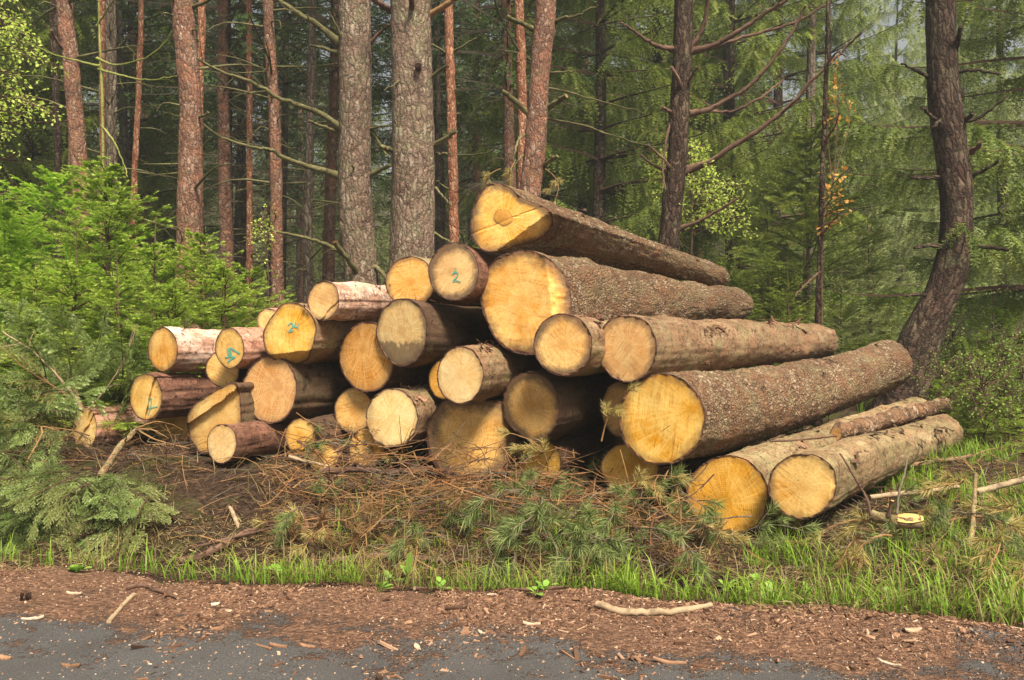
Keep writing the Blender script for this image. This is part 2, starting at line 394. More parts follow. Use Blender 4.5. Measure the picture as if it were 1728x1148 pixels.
def ground_mat():
    t = NT('forest_floor')
    g = t.n('TexCoord').outputs['Object']
    n = t.noise(g, 1.6, 6, .7); n2 = t.noise(g, 22, 5, .75); n3 = t.noise(g, 120, 3, .7)
    c = t.ramp(n2, [(.3, hexc('1c1512')), (.5, hexc('382b23')), (.62, hexc('574539')), (.8, hexc('7d6650'))])
    c = t.mix(t.math('MULTIPLY', t.fr(n, .5, .62), .6), c, t.mix(n2, hexc('33391c'), hexc('5c6a2e')))
    c = t.mix(t.math('MULTIPLY', t.fr(n3, .5, .8), .5), c, hexc('8d7156'))
    return t.done(c, .95, t.bump(t.math('ADD', n2, t.math('MULTIPLY', n3, .5)), 1, .03), spec=.1)
def road_mat():
    t = NT('asphalt_under_bark_mulch')
    g = t.n('TexCoord').outputs['Object']
    sx = t.n('SeparateXYZ', {0: g})
    # asphalt
    a = t.noise(g, 190, 3, .7); a2 = t.noise(g, 3.2, 4)
    asp = t.ramp(a, [(.3, (.034, .032, .031)), (.5, (.072, .068, .066)), (.74, (.17, .165, .16))])
    asp = t.mix(t.fr(a2, .4, .7), asp, t.mix(.5, asp, (.05, .045, .042)))
    # rotted bark: brown crumbs
    gs = t.addv(g, t.scale(t.noise(g, 30, 3, out='Color'), (.03, .03, 0)))
    b = t.noise(t.scale(gs, (1, 1.7, 1)), 42, 5, .75); b2 = t.noise(g, 160, 3, .7)
    mul = t.ramp(t.math('ADD', t.math('MULTIPLY', b, .7), t.math('MULTIPLY', b2, .3)), [(.32, hexc('2a1e17')), (.44, hexc('513a2c')), (.53, hexc('7d5c47')), (.64, hexc('ad8a70')), (.8, hexc('d8c2a8'))])
    # more of it towards the verge; ragged patches
    ed = t.math('SUBTRACT', t.math('ADD', sx.outputs[1], t.math('MULTIPLY', sx.outputs[0], .165)), 3.87)
    m = t.math('ADD', t.math('MULTIPLY', t.math('ADD', ed, 1.05), .62), t.math('ADD', t.math('MULTIPLY', t.noise(g, 1.7, 7, .74), 2.2), -1.0))
    m = t.math('ADD', m, t.math('MULTIPLY', t.math('SUBTRACT', t.noise(g, 60, 3), .5), .55))
    mf = t.fr(m, .27, .42)
    c = t.mix(mf, asp, mul)
    h = t.math('ADD', t.math('MULTIPLY', mf, t.math('ADD', .4, b)), t.math('MULTIPLY', a, .18))
    return t.done(c, t.math('SUBTRACT', .92, t.math('MULTIPLY', a, .1)), t.bump(h, 1, .018), spec=.25)

def nonlin(a, b, c0, n0, far0, far1, k):
    core = np.linspace(a, b, n0)
    lo = a - (np.geomspace(1, far0 + 1, k) - 1)[1:][::-1]; hi = b + (np.geomspace(1, far1 + 1, k) - 1)[1:]
    return np.concatenate((lo, core, hi))
xs = nonlin(-5, 5, 0, 230, 395, 395, 40); ys = nonlin(3.0, 9.0, 0, 150, 60, 395, 44)
mb = MB(); V, Fq = grid_sheet(xs, ys, gz)
Vr = V.copy()
on_road = V[:, 1] < edge_y(V[:, 0]) - .12
V[:, 2] -= np.where(on_road, .012, 0)
mb.add(V, Fq)
tag(mb.build('ground', ground_mat(), smooth=True), kind='structure')
# road sheet: lies on the ground, ends along the ragged verge
mb = MB()
ts = np.concatenate((np.array((-40, -12, -5, -2.5)), np.linspace(-1.9, .0, 100)))
xr = nonlin(-4.2, 4.2, 0, 260, 195, 195, 30)
X, T = np.meshgrid(xr, ts, indexing='ij')
Y = edge_y(np.clip(X, -9, 9)) + T - np.where(np.abs(X) > 9, .165 * (X - np.sign(X) * 9), 0) * 0
Z = gz(X.ravel(), Y.ravel()) + .004
fray = .05 * vn(np.stack((X.ravel() * 9, T.ravel() * 0, T.ravel() * 0), -1), 1, 77) + .03 * vn(np.stack((X.ravel() * 31, T.ravel() * 0, T.ravel() * 0), -1), 1, 78)
Yf = Y.ravel() + fray * sstep(-.4, 0, T.ravel())
Z = gz(X.ravel(), Yf) + .006 - .035 * sstep(-.05, 0, T.ravel())
nx, ny = X.shape
i, j = np.meshgrid(np.arange(nx - 1), np.arange(ny - 1), indexing='ij')
Fq = np.stack((i * ny + j, (i + 1) * ny + j, (i + 1) * ny + j + 1, i * ny + j + 1), -1).reshape(-1, 4)
mb.add(np.stack((X.ravel(), Yf, Z), -1), Fq)
tag(mb.build('road', road_mat(), smooth=True), kind='structure')

# ------------------------------------------------------------------ logs
NA = 112
def star(poly, n=NA, smooth=2):
    """resample a closed pixel polygon by angle round its centroid"""
    p = np.asarray(poly, float)
    for _ in range(smooth):
        q = np.roll(p, -1, 0); p = np.stack((.75 * p + .25 * q, .25 * p + .75 * q), 1).reshape(-1, 2)
    c = p.mean(0)
    th = np.linspace(0, 2 * np.pi, n, endpoint=False)
    d = np.stack((np.cos(th), np.sin(th)), -1)
    a, b = p, np.roll(p, -1, 0); e = b - a
    r = np.zeros(n)
    for k in range(n):
        den = d[k, 0] * e[:, 1] - d[k, 1] * e[:, 0]
        w = a - c
        with np.errstate(divide='ignore', invalid='ignore'):
            tt = (w[:, 0] * e[:, 1] - w[:, 1] * e[:, 0]) / den
            uu = (w[:, 0] * d[k, 1] - w[:, 1] * d[k, 0]) / den
        ok = (uu >= 0) & (uu <= 1) & (tt > 0)
        r[k] = tt[ok].max() if ok.any() else 1
    return c, th, r

def make_log(label, D, face, far=None, bark='bark_pink', wood='wood', feats=(), seed=1, L=3.6, vp=(1740, 568), pith=None, rough=.006, tail=.8, nseg=90, name='log', group='felled logs stacked beside the road', torn=0.0):
    rs = np.random.default_rng(seed)
    th = np.linspace(0, 2 * np.pi, NA, endpoint=False)
    if len(face) == 4 and np.ndim(face[0]) == 0:
        cx, cy, a, b = face
        circ = np.stack((np.cos(th), np.sin(th), np.full(NA, seed * 3.3)), -1)
        w = 1 + .045 * vn(circ, 1.3, seed) + .02 * vn(circ, 4, seed + 5) + .010 * vn(circ, 17, seed + 3)
        out = np.stack((cx + a * np.cos(th) * w, cy + b * np.sin(th) * w), -1)
        c = np.array((cx, cy))
    else:
        c, th, r = star(face)
        circ = np.stack((np.cos(th), np.sin(th), np.full(NA, seed * 3.3)), -1)
        r = r * (1 + .012 * vn(circ, 5, seed) + .010 * vn(circ, 17, seed + 3))
        out = c + r[:, None] * np.stack((np.cos(th), np.sin(th)), -1)
        a = (out[:, 0].max() - out[:, 0].min()) / 2; b = (out[:, 1].max() - out[:, 1].min()) / 2
    A = P(c[0], c[1], D)
    if far is None:
        d = nrm(np.array(((vp[0] - 864) / F, 1, -(vp[1] - 574) / F)))
        B = A + d * L; Rend = b * D / F * tail
    else:
        B = P(far[0], far[1], far[2]); Rend = far[3] * far[2] / F
        L = np.linalg.norm(B - A); d = (B - A) / L
    # the cut plane: turned about the vertical so that its foreshortening is the photo's
    view = nrm(np.array((A[0], A[1], 0))); dh = nrm(np.array((d[0], d[1], 0)))
    ang = min(math.acos(min(a / b, .985)), math.acos(np.clip(view @ dh, -1, 1)) + .2, 1.05)
    ca, sa = math.cos(-ang), math.sin(-ang)
    nv = np.array((ca * view[0] - sa * view[1], sa * view[0] + ca * view[1], 0))   # turn to the right
    if nv @ dh < view @ dh - 1e-6:
        pass
    def onplane(q, t_off):
        ray = np.stack(((q[:, 0] - 864) / F, np.ones(len(q)), -(q[:, 1] - 574) / F), -1)
        t = (A @ nv) / (ray @ nv)
        return ray * (t + t_off)[:, None] + np.array((0, 0, CAMZ))
    def relief(q, jag=True):
        z = np.zeros(len(q))
        q3 = np.stack((q[:, 0], q[:, 1], np.full(len(q), seed * 7.7)), -1)
        z += .0035 * vn(q3, .035, seed) + .0004 * vn(q3, .3, seed + 1)
        for f in feats:
            (x0, y0), (x1, y1) = f[1], f[2]
            dx, dy = x1 - x0, y1 - y0; ln = math.hypot(dx, dy)
            s = ((q[:, 0] - x0) * dy - (q[:, 1] - y0) * dx) / ln       # >0 to the right-hand side of p0->p1 (image, y down: left turn)
            s = s + 1.6 * vn(q3, .12, seed + 2)
            if f[0] == 'bevel': z += f[3] * np.maximum(0, s)
            elif f[0] == 'step': z += f[3] * sstep(-1.0, 1.0, s)
            elif f[0] == 'crack': z += f[3] * np.exp(-(s / 1.3) ** 2)
        return z
    root = empty(name, tuple(A))
    tag(root, label, 'log', group)
    # face
    nr = 30
    rr = np.linspace(1, 0, nr, endpoint=False) ** .9
    q = (c + (out - c)[None] * rr[:, None, None]).reshape(-1, 2)
    q = np.vstack((q, c))
    Z = relief(q); nrim = np.repeat(rr, NA); Z[:-1] += np.where(nrim > .955, .010, 0) * np.minimum(.3, vn(np.column_stack((q[:-1], np.zeros(len(q) - 1))), .16, seed + 8))
    Pf = onplane(q, Z)
    radv = np.concatenate((np.repeat(rr, NA), (0,)))
    e1 = nrm(np.cross(nv, (0, 0, 1))); pc = A if pith is None else onplane(np.array([pith], float), np.zeros(1))[0]
    fu = np.stack(((Pf - pc) @ e1, Pf[:, 2] - pc[2], np.full(len(Pf), seed * 1.37 % 50)), -1)
    i, j = np.meshgrid(np.arange(nr - 1), np.arange(NA), indexing='ij'); j2 = (j + 1) % NA
    Fq = np.stack((i * NA + j, i * NA + j2, (i + 1) * NA + j2, (i + 1) * NA + j), -1).reshape(-1, 4)
    Ft = np.array([((nr - 1) * NA + k, (nr - 1) * NA + (k + 1) % NA, nr * NA) for k in range(NA)])
    mb = MB(); mb.add(Pf - A, Fq, fuv=fu, rad=radv)
    n0 = mb.n; mb.F3.append(Ft); mb.m3.append(np.zeros(len(Ft)))
    mb.build('cut_face', M[wood], root)
    # barrel
    ring0 = Pf[:NA]
    rel = ring0 - A
    ax = rel @ d; perp = rel - ax[:, None] * d
    up = np.array((0, 0, 1.0)); E1 = nrm(np.cross(d, up)); E2 = np.cross(E1, d)
    pa = np.arctan2(perp @ E2, perp @ E1)
    Rm = np.linalg.norm(perp, axis=1).mean()
    endc = Rend * (np.cos(pa)[:, None] * E1 + np.sin(pa)[:, None] * E2)
    tau = np.concatenate(((0, .0025), np.linspace(.008, 1, nseg - 2) ** 1.12))
    rings = []
    bow = rs.normal(0, .012, 2)
    for t in tau:
        w = sstep(0, 1, min(1, t * 1.15)) * .45 + .55 * t ** .6
        off = perp * (1 - w) + endc * w
        cen = A + d * L * t + (E1 * bow[0] + E2 * bow[1]) * math.sin(math.pi * t) * L * .6
        rings.append(cen + off + d * (ax * max(0, 1 - t * 5))[:, None])
    V = np.array(rings)                                    # (nseg, NA, 3)
    N = nrm(perp)[None] * np.ones((len(tau), 1, 1))
    cyl = np.stack((np.cos(pa)[None] * Rm * np.ones((len(tau), 1)), np.sin(pa)[None] * Rm * np.ones((len(tau), 1)), (tau * L)[:, None] * np.ones((1, NA))), -1).reshape(-1, 3)
    disp = rough * (.8 * vn(cyl, 32, seed) + .5 * vn(cyl, 75, seed + 1)) + .014 * vn(cyl, 3.5, seed + 2) + .007 * vn(cyl, 9, seed + 3)
    knots = rs.uniform(0, 1, (max(4, int(L * 3)), 2))
    for kt, ka in knots:
        dd = (cyl[:, 2] - kt * L) ** 2 + (Rm * (np.angle(np.exp(1j * (np.arctan2(cyl[:, 1], cyl[:, 0]) - ka * 2 * np.pi))))) ** 2
        disp += .018 * np.exp(-dd / .0016)
    disp = disp.reshape(len(tau), NA) * sstep(0, .02, tau)[:, None]
    V = V + N * disp[..., None]
    if torn:
        V[-6:] += d * (torn * vn(cyl.reshape(len(tau), NA, 3)[-6:].reshape(-1, 3), 20, seed + 9)).reshape(6, NA)[..., None] * np.linspace(.1, 1, 6)[:, None, None]
    ns = len(tau)
    i, j = np.meshgrid(np.arange(ns - 1), np.arange(NA), indexing='ij'); j2 = (j + 1) % NA
    Fq = np.stack((i * NA + j, (i + 1) * NA + j, (i + 1) * NA + j2, i * NA + j2), -1).reshape(-1, 4)
    buv = np.stack((np.broadcast_to(np.cos(pa)[None] * Rm, (ns, NA)), np.broadcast_to((tau * L)[:, None], (ns, NA)), np.broadcast_to(np.sin(pa)[None] * Rm, (ns, NA))), -1).reshape(-1, 3) + np.array((seed * .73, seed * .31, seed * .57))
    mb = MB(); mb.add(V.reshape(-1, 3) - A, Fq, buv=buv)
    mb.build('bark', M[bark], root, smooth=True)
    # far end
    cap = V[-1]; cc = cap.mean(0)
    rr2 = np.array((1, .8, .5, .2)); q = np.vstack([(cc + (cap - cc) * s) for s in rr2] + [cc])
    i, j = np.meshgrid(np.arange(3), np.arange(NA), indexing='ij'); j2 = (j + 1) % NA
    Fq = np.stack((i * NA + j, (i + 1) * NA + j, (i + 1) * NA + j2, i * NA + j2), -1).reshape(-1, 4)
    mb = MB(); mb.add(q - A, Fq, fuv=np.stack(((q - cc) @ E1, (q - cc) @ E2, np.full(len(q), seed * 2.1 % 40)), -1), rad=np.concatenate((np.repeat(rr2, NA), (0,))))
    mb.F3.append(np.array([(3 * NA + (k + 1) % NA, 3 * NA + k, 4 * NA) for k in range(NA)])); mb.m3.append(np.zeros(NA))
    mb.build('cut_face', M[wood], root)
    root['_'] = 0; del root['_']
    LOGS.append((root, A, B, b * D / F, Rend))
    def on_face(px, py, lift=.004):
        qq = np.array([(px, py)], float); return onplane(qq, relief(qq) - lift)[0]
    root_face[root.name] = on_face
    return root
LOGS, root_face = [], {}

def paint(root, strokes, w=2.2):
    """sprayed forester's mark: flat ribbons lying on the cut face"""
    f = root_face[root.name]; loc = np.array(root.location); mb = MB()
    for s in strokes:
        p = spline(np.array(s, float), 14)
        tdir = nrm(np.gradient(p, axis=0)); nn = np.stack((-tdir[:, 1], tdir[:, 0]), -1)
        k = (w / 2 * (.7 + .5 * np.abs(np.sin(np.arange(len(p)) * 1.3 + p[0, 0]))))[:, None]
        a, b = p + nn * k, p - nn * k
        V = np.array([f(*x) for x in a] + [f(*x) for x in b]) - loc
        n = len(p); Fq = np.array([(i, i + 1, n + i + 1, n + i) for i in range(n - 1)])
        mb.add(V, Fq)
    mb.build('paint_mark', M['teal'], root)

L_ = make_log
l1 = L_('leftmost log, short pinkish one with a diagonal crack across its narrow cut end', 6.25, (143, 723, 20.5, 35.5), seed=1, feats=[('step', (163, 694), (128, 752), .02)], wood='wood_pale', bark='bark_pink')
l2 = L_('brown log above the leftmost one, its cut end stepped, faint teal mark low right', 6.12, (246, 670, 28, 39.5), seed=2, feats=[('step', (262, 628), (252, 675), .035)], bark='bark_red', pith=(236, 665))
paint(l2, [[(248, 690), (252, 676), (256, 672)], [(256, 672), (254, 688), (250, 700)], [(250, 690), (258, 688), (266, 686)]], 1.6)
l3 = L_('pale topped log at the far left of the upper row with a plain yellow end', 6.2, (275, 590, 25.5, 37.5), seed=3, bark='bark_peeled', vp=(1740, 545))
l4 = L_('slim log with a dark rim and bright teal strokes on its end, upper left', 5.95, (388, 588, 25, 34.5), seed=4, bark='bark_pink', wood='wood', vp=(1740, 560))
paint(l4, [[(384, 588), (388, 592), (390, 600), (384, 596), (388, 588), (396, 592), (405, 597)], [(380, 604), (388, 602), (397, 603)], [(384, 612), (389, 607), (396, 603)]], 2.6)
l5 = L_('small log half hidden below the slim teal marked log at the upper left', 6.2, (376, 623, 29, 32), seed=5, bark='bark_dark')
l6 = L_('split log with a thick wedge of wood standing proud of its deep yellow end', 5.98, [(315, 700), (330, 678), (372, 655), (397, 641), (405, 660), (408, 690), (408, 722), (395, 745), (365, 764), (338, 768), (325, 752), (316, 725)], seed=6, feats=[('step', (316, 717), (392, 664), -.05)], bark='bark_dark', wood='wood', pith=(372, 720))
l7 = L_('short red barked log with a pale end lying on the soil at the lower left', 5.72, (374, 748.5, 25.5, 33.5), seed=7, bark='bark_red', wood='wood_pale', L=3.2)
l8 = L_('large round log left of centre with clear growth rings and no mark', 5.95, (456, 658, 46.5, 56.5), seed=8, bark='bark_dark', wood='wood_ring', pith=(468, 650))
l9 = L_('six sided log end with a slanted lower edge and a teal number', 5.85, [(441, 566), (449, 548), (463, 528), (476, 511), (506, 510), (524, 528), (535, 545), (533, 572), (526, 593), (519, 611), (487, 619), (461, 608), (448, 595)], seed=9, feats=[('bevel', (444, 600), (524, 591), -.0), ('bevel', (530, 590), (446, 601), .006)], bark='bark_brown', wood='wood')
paint(l9, [[(486, 549), (492, 545), (494, 551), (487, 560), (495, 558)], [(499, 544), (497, 552), (504, 551)], [(503, 545), (502, 556)]], 2.0)
l10 = L_('little log peeping out behind the six sided log at the upper left', 6.2, (452, 541, 19, 21), seed=10, bark='bark_pink')
l11 = L_('narrow log with brown peeling bark, painted whitish as if brightly lit, lying on the left shoulder of the stack', 5.78, (546, 507.5, 27, 34), seed=11, bark='bark_peeled', feats=[('step', (580, 496), (540, 541), .012)], wood='wood', vp=(1740, 590))
l12 = L_('log end half covered by the black speckled log marked with a teal 2', 5.92, (692, 476, 42, 44), seed=12, bark='bark_pale', wood='wood')
l13 = L_('black rimmed speckled log end marked with a teal 2', 5.62, (765, 459, 43, 49), seed=13, bark='bark_red', wood='wood_grey')
paint(l13, [[(763, 463), (768, 459), (773, 462), (770, 469), (764, 475), (771, 474), (777, 476)], [(769, 452), (767, 462)]], 2.0)
l14 = L_('round log with strong concentric rings between the ringed dark barrel and a mould stained log', 5.9, (619, 602, 47.5, 59.5), seed=14, bark='bark_dark', wood='wood_ring', pith=(612, 590))
l15 = L_('log with black mould on the lower part of its pale end, middle of the stack', 5.7, (678, 560, 43, 57), seed=15, bark='bark_dark', wood='wood_mould')
l16 = L_('log with torn red bark curling off its top, sitting on the biggest bottom log', 5.42, (777, 633, 40, 49.5), seed=16, bark='bark_brown', wood='wood_pale')
l17 = L_('log end mostly hidden behind the log with torn red bark', 5.78, (752, 640, 30, 36), seed=17, bark='bark_dark')
l18 = L_('shaded log end half hidden behind a pale greenish barked log', 6.02, (597, 693, 34, 39), seed=18, bark='bark_dark')
l19 = L_('pale faced log with greenish bark beside the biggest bottom log', 5.72, (662, 706, 44.5, 49.5), seed=19, bark='bark_brown', wood='wood_pale')
l20 = L_('biggest bottom log, wide flat topped end sunk in brown twigs at the centre', 5.68, [(720, 745), (722, 712), (735, 688), (752, 671), (790, 672), (835, 676), (860, 684), (872, 705), (876, 740), (868, 775), (850, 800), (800, 812), (750, 803), (728, 780)], seed=20, bark='bark_dark', wood='wood_grey', feats=[('bevel', (852, 660), (845, 812), .0035)])
l21 = L_('log end with a pointed lower tip, dark bark, right of the biggest bottom log', 5.48, [(847, 690), (850, 660), (863, 637), (885, 627), (912, 629), (932, 645), (942, 668), (946, 695), (940, 718), (922, 738), (901, 753), (893, 744), (868, 728), (853, 712)], seed=21, bark='bark_dark', wood='wood_grey')
l22 = L_('black ringed round log end in front of the huge central log', 5.2, (950, 582, 50, 53), seed=22, bark='bark_brown', wood='wood_grey')
l23 = L_('huge central log with a scaly grey barrel and a flat saw facet on its end', 5.5, [(809, 490), (812, 465), (822, 447), (842, 431), (872, 422), (896, 422), (925, 434), (945, 452), (958, 472), (967, 505), (962, 540), (945, 575), (915, 598), (885, 600), (858, 592), (835, 575), (822, 545), (812, 520)], far=(1243, 515, 7.9, 27), seed=23, bark='bark_scaly', wood='wood_rim', feats=[('bevel', (918, 420), (940, 600), .0026)], rough=.010)
l24 = L_('topmost log with a round knot and a slanting notch on its end', 5.55, [(793, 388), (797, 355), (806, 328), (820, 311), (838, 307), (858, 314), (876, 330), (893, 341), (915, 347), (930, 356), (935, 372), (929, 391), (912, 405), (882, 413), (850, 423), (828, 427), (812, 423), (800, 410)], far=(1213, 469, 7.9, 19), seed=24, bark='bark_scaly', wood='wood_rim', feats=[('bevel', (930, 356), (838, 424), .0055), ('crack', (905, 352), (880, 362), .005)], pith=(850, 368), rough=.009)
l25 = L_('long log with pale smooth bark and a broken white splintered far tip', 5.25, (1057, 588, 50.5, 57.5), far=(1386, 577, 7.9, 29), seed=25, bark='bark_brown', wood='wood', torn=.05)
l26 = L_('thick scaly barked log whose far end juts up beside the leaning tree', 5.15, (1117, 706, 74, 77), far=(1497, 615, 7.9, 41), seed=26, bark='bark_scaly', wood='wood', pith=(1170, 690), rough=.010, feats=[('crack', (1200, 700), (1165, 703), .0)])
l27 = L_('lowest large log at the right with deep golden rings, resting in the grass', 5.15, (1229, 836, 70, 67.5), far=(1545, 694, 7.6, 25), seed=27, bark='bark_pale', wood='wood_ring', pith=(1225, 850))
l28 = L_('rightmost log with a crescent facet on its orange end', 4.8, (1355, 820, 59, 54.5), far=(1592, 731, 6.9, 30), seed=28, bark='bark_pale', wood='wood', feats=[('bevel', (1408, 780), (1392, 880), .005)])
l29 = L_('thin orange flaky pole lying in the groove between the two lowest right logs', 5.9, (1411, 732, 10, 12), far=(1592, 684, 7.6, 14), seed=29, bark='bark_flaky', wood='wood', name='pole', group=None)
l30 = L_('dark log end squeezed behind the thick scaly barked log', 5.55, (1045, 690, 30, 48), seed=30, bark='bark_dark')
l31 = L_('shaded low log end under the thick scaly barked log at the right', 5.42, (1064, 790, 50, 44), seed=31, bark='bark_dark')
l32 = L_('small shaded low log end behind drooping pine needles, right of centre', 5.68, (911, 780, 36.5, 40), seed=32, bark='bark_dark', wood='wood')
l33 = L_('small log end with a chipped lower edge in the bottom row left of centre', 5.9, (507, 737, 27, 32), seed=33, bark='bark_dark', feats=[('step', (470, 757), (540, 752), .0), ('step', (540, 755), (480, 762), .03)])
l34 = L_('broken low log end buried in twigs beside the chipped small log', 5.92, (546, 772, 26, 24), seed=34, bark='bark_dark')
l35 = L_('cracked low log end under the pale faced greenish log', 5.88, (619, 757, 31, 34), seed=35, bark='bark_dark', feats=[('crack', (600, 740), (640, 770), .02)])
# two logs deep inside the stack, glimpsed in the gaps
l36 = L_('dark log lying deep in the gap behind the lower left logs', 6.5, (290, 715, 34, 38), seed=36, bark='bark_dark')

def knot(root, px, py, rpx):
    """a round dark branch knot standing slightly proud of the cut face"""
    f = root_face[root.name]; loc = np.array(root.location); n, m = 28, 6; q, rv = [], []
    for i in range(m):
        k = 1 - i / m
        for a in np.linspace(0, 2 * np.pi, n, endpoint=False):
            w = 1 + .10 * math.sin(2 * a + 1) + .06 * math.sin(5 * a)
            q.append(f(px + rpx * k * w * math.cos(a), py + rpx * k * w * math.sin(a), .0025 + .003 * (1 - k * k)) - loc); rv.append(k * .915)
    q.append(f(px, py, .0056) - loc); rv.append(0)
    q = np.array(q); c = q[-1]; i, j = np.meshgrid(np.arange(m - 1), np.arange(n), indexing='ij'); j2 = (j + 1) % n
    Fq = np.stack((i * n + j, i * n + j2, (i + 1) * n + j2, (i + 1) * n + j), -1).reshape(-1, 4)
    mb = MB(); mb.add(q, Fq, fuv=np.stack((q[:, 0] - c[0], q[:, 2] - c[2], np.full(len(q), 3.0)), -1), rad=np.array(rv))
    mb.F3.append(np.array([((m - 1) * n + k, (m - 1) * n + (k + 1) % n, m * n) for k in range(n)])); mb.m3.append(np.zeros(n))
    mb.build('knot', M['wood_knot'], root, smooth=True)
knot(l24, 849, 367, 15)
# ------------------------------------------------------------------ foliage generators
def feather(mb, P0, D, U, L, n, nl, nw, droop=0.0, mat=0, rng=None, tipv=None, ang=.62, flat=.25, fwd=0.0):
    """N twigs, each set with n pairs of needles (one triangle each)"""
    P0 = np.asarray(P0, float); N = len(P0)
    if N == 0: return
    D = nrm(D); U = nrm(U); L = np.broadcast_to(np.asarray(L, float), (N,))
    S = nrm(np.cross(D, U))
    t = (np.arange(n) + .5) / n
    T = t[None, :, None]
    base = P0[:, None] + D[:, None] * (T * L[:, None, None]) + np.array((0, 0, -1.0)) * (droop * L[:, None, None] * T ** 2)
    Dl = nrm(D[:, None] + np.array((0, 0, -1.0)) * 2 * droop * T)
    V, A = [], []
    taper = (1 - .45 * t ** 2)
    for sgn in (-1, 1):
        jit = rng.normal(0, 1, (N, n, 3))
        nd = nrm(Dl * ang + sgn * S[:, None] * (1 - fwd) + U[:, None] * (.15 + flat * jit[..., :1]) + .12 * jit)
        ln = nl * taper[None, :, None] * (.8 + .4 * rng.random((N, n, 1)))
        b = base + Dl * (rng.random((N, n, 1)) - .5) * (L[:, None, None] / n)
        w = Dl * (nw * .5)
        tri = np.stack((b - w, b + w, b + nd * ln), 2)
        V.append(tri.reshape(-1, 3))
        a = np.zeros((N, n, 3))
        tv = np.zeros(N) if tipv is None else np.asarray(tipv, float)
        a += (tv[:, None] * sstep(.35, .9, t)[None])[..., None]
        A.append(a.reshape(-1))
    V = np.concatenate(V); A = np.concatenate(A)
    mb.add(V, np.arange(len(V)).reshape(-1, 3), mat, tip=A)

def sticks(mb, P0, P1, r, mat=1, r1=None):
    """straight three-sided twigs, many at once"""
    P0 = np.asarray(P0, float); P1 = np.asarray(P1, float); N = len(P0)
    if N == 0: return
    D = nrm(P1 - P0); ref = np.where(np.abs(D[:, 2:3]) < .9, np.array([[0, 0, 1.0]]), np.array([[1.0, 0, 0]]))
    U = nrm(np.cross(D, ref)); W = np.cross(D, U)
    r = np.broadcast_to(np.asarray(r, float), (N,))[:, None]; re = r * .35 if r1 is None else np.broadcast_to(np.asarray(r1, float), (N,))[:, None]
    V = []
    for k in range(3):
        a = 2 * np.pi * k / 3; o = math.cos(a) * U + math.sin(a) * W
        V += [P0 + o * r, P1 + o * re]
    V = np.stack(V, 1).reshape(-1, 3)
    b = np.arange(N)[:, None] * 6
    Fq = np.concatenate([b + np.array([[0, 2, 3, 1]]), b + np.array([[2, 4, 5, 3]]), b + np.array([[4, 0, 1, 5]])])
    mb.add(V, Fq, mat)

def polysticks(mb, pts, r0, r1, mat=1):
    """a bent thin twig"""
    pts = np.asarray(pts, float); n = len(pts) - 1
    rr = np.linspace(r0, r1, n + 1)
    sticks(mb, pts[:-1], pts[1:], rr[:-1], mat, rr[1:])

def crown_mesh(name, H, R, seed, mats, step=.34, nb=7, droop=.5, twig=.42, tn=24, n=6, nl=.05, nw=.022, shape=.75, gap=0.0, tipk=.5, up=.15, low=.25, hang=.8):
    """conical spruce crown: whorls of limbs hung with twigs; z from 0 to H"""
    rng = np.random.default_rng(seed); mb = MB()
    z = 0.0
    P0s, Ds, Us, Ls, Ts = [], [], [], [], []
    while z < H - .15:
        f = z / H
        Rz = R * (1 - f) ** shape * sstep(-low, .12, f) + .08
        for k in range(nb):
            if rng.random() < gap: continue
            az = rng.random() * 2 * np.pi
            Lb = Rz * rng.uniform(.6, 1.12)
            m = 8
            s = np.linspace(0, 1, m)
            dz = Lb * (up * s - droop * .45 * s ** 1.5 + droop * .22 * s ** 4) + (f * Lb * .5 * s)
            bend = rng.normal(0, .12)
            ax = az + bend * s
            pts = np.stack((np.cos(ax) * s * Lb, np.sin(ax) * s * Lb, z + dz), -1)
            polysticks(mb, pts, .012 + .008 * Lb, .004, 1)
            cnt = max(5, int(tn * Lb / R))
            u = rng.uniform(.12, 1, cnt) ** .8
            idx = np.clip((u * (m - 1)).astype(int), 0, m - 2); fr = u * (m - 1) - idx
            p = pts[idx] * (1 - fr[:, None]) + pts[idx + 1] * fr[:, None]
            bd = nrm(pts[idx + 1] - pts[idx])
            side = nrm(np.cross(bd, (0, 0, 1.0))) * np.where(rng.random(cnt) < .5, -1, 1)[:, None]
            dn = np.array((0, 0, -1.0))
            d = nrm(bd * rng.uniform(.3, .9, (cnt, 1)) + side * rng.uniform(.3, 1, (cnt, 1)) + dn * (hang * rng.uniform(.2, 1.2, (cnt, 1))))
            ln = twig * (1 - .55 * u) * rng.uniform(.6, 1.25, cnt) * min(1, .45 + Lb / R)
            P0s.append(p); Ds.append(d); Ls.append(ln)
            un = nrm(np.cross(np.cross(d, rng.normal(0, 1, (cnt, 3)) * .5 + (0, 0, .01)), d) + np.array((0, 0, .6)))
            Us.append(un); Ts.append(tipk * (rng.random(cnt) < .6) * rng.uniform(.3, 1, cnt))
            # leader of the limb
            P0s.append(pts[-2:-1]); Ds.append(bd[:1] * 0 + (pts[-1] - pts[-2])); Ls.append(np.array([Lb * .22])); Us.append(np.array([[0, 0, 1.0]])); Ts.append(np.array([tipk]))
        z += step * rng.uniform(.7, 1.3) * (1 - .35 * f)
    feather(mb, np.concatenate(P0s), np.concatenate(Ds), np.concatenate(Us), np.concatenate(Ls), n, nl, nw, droop=.25 * hang, rng=rng, tipv=np.concatenate(Ts))
    return mb.mesh(name, mats)

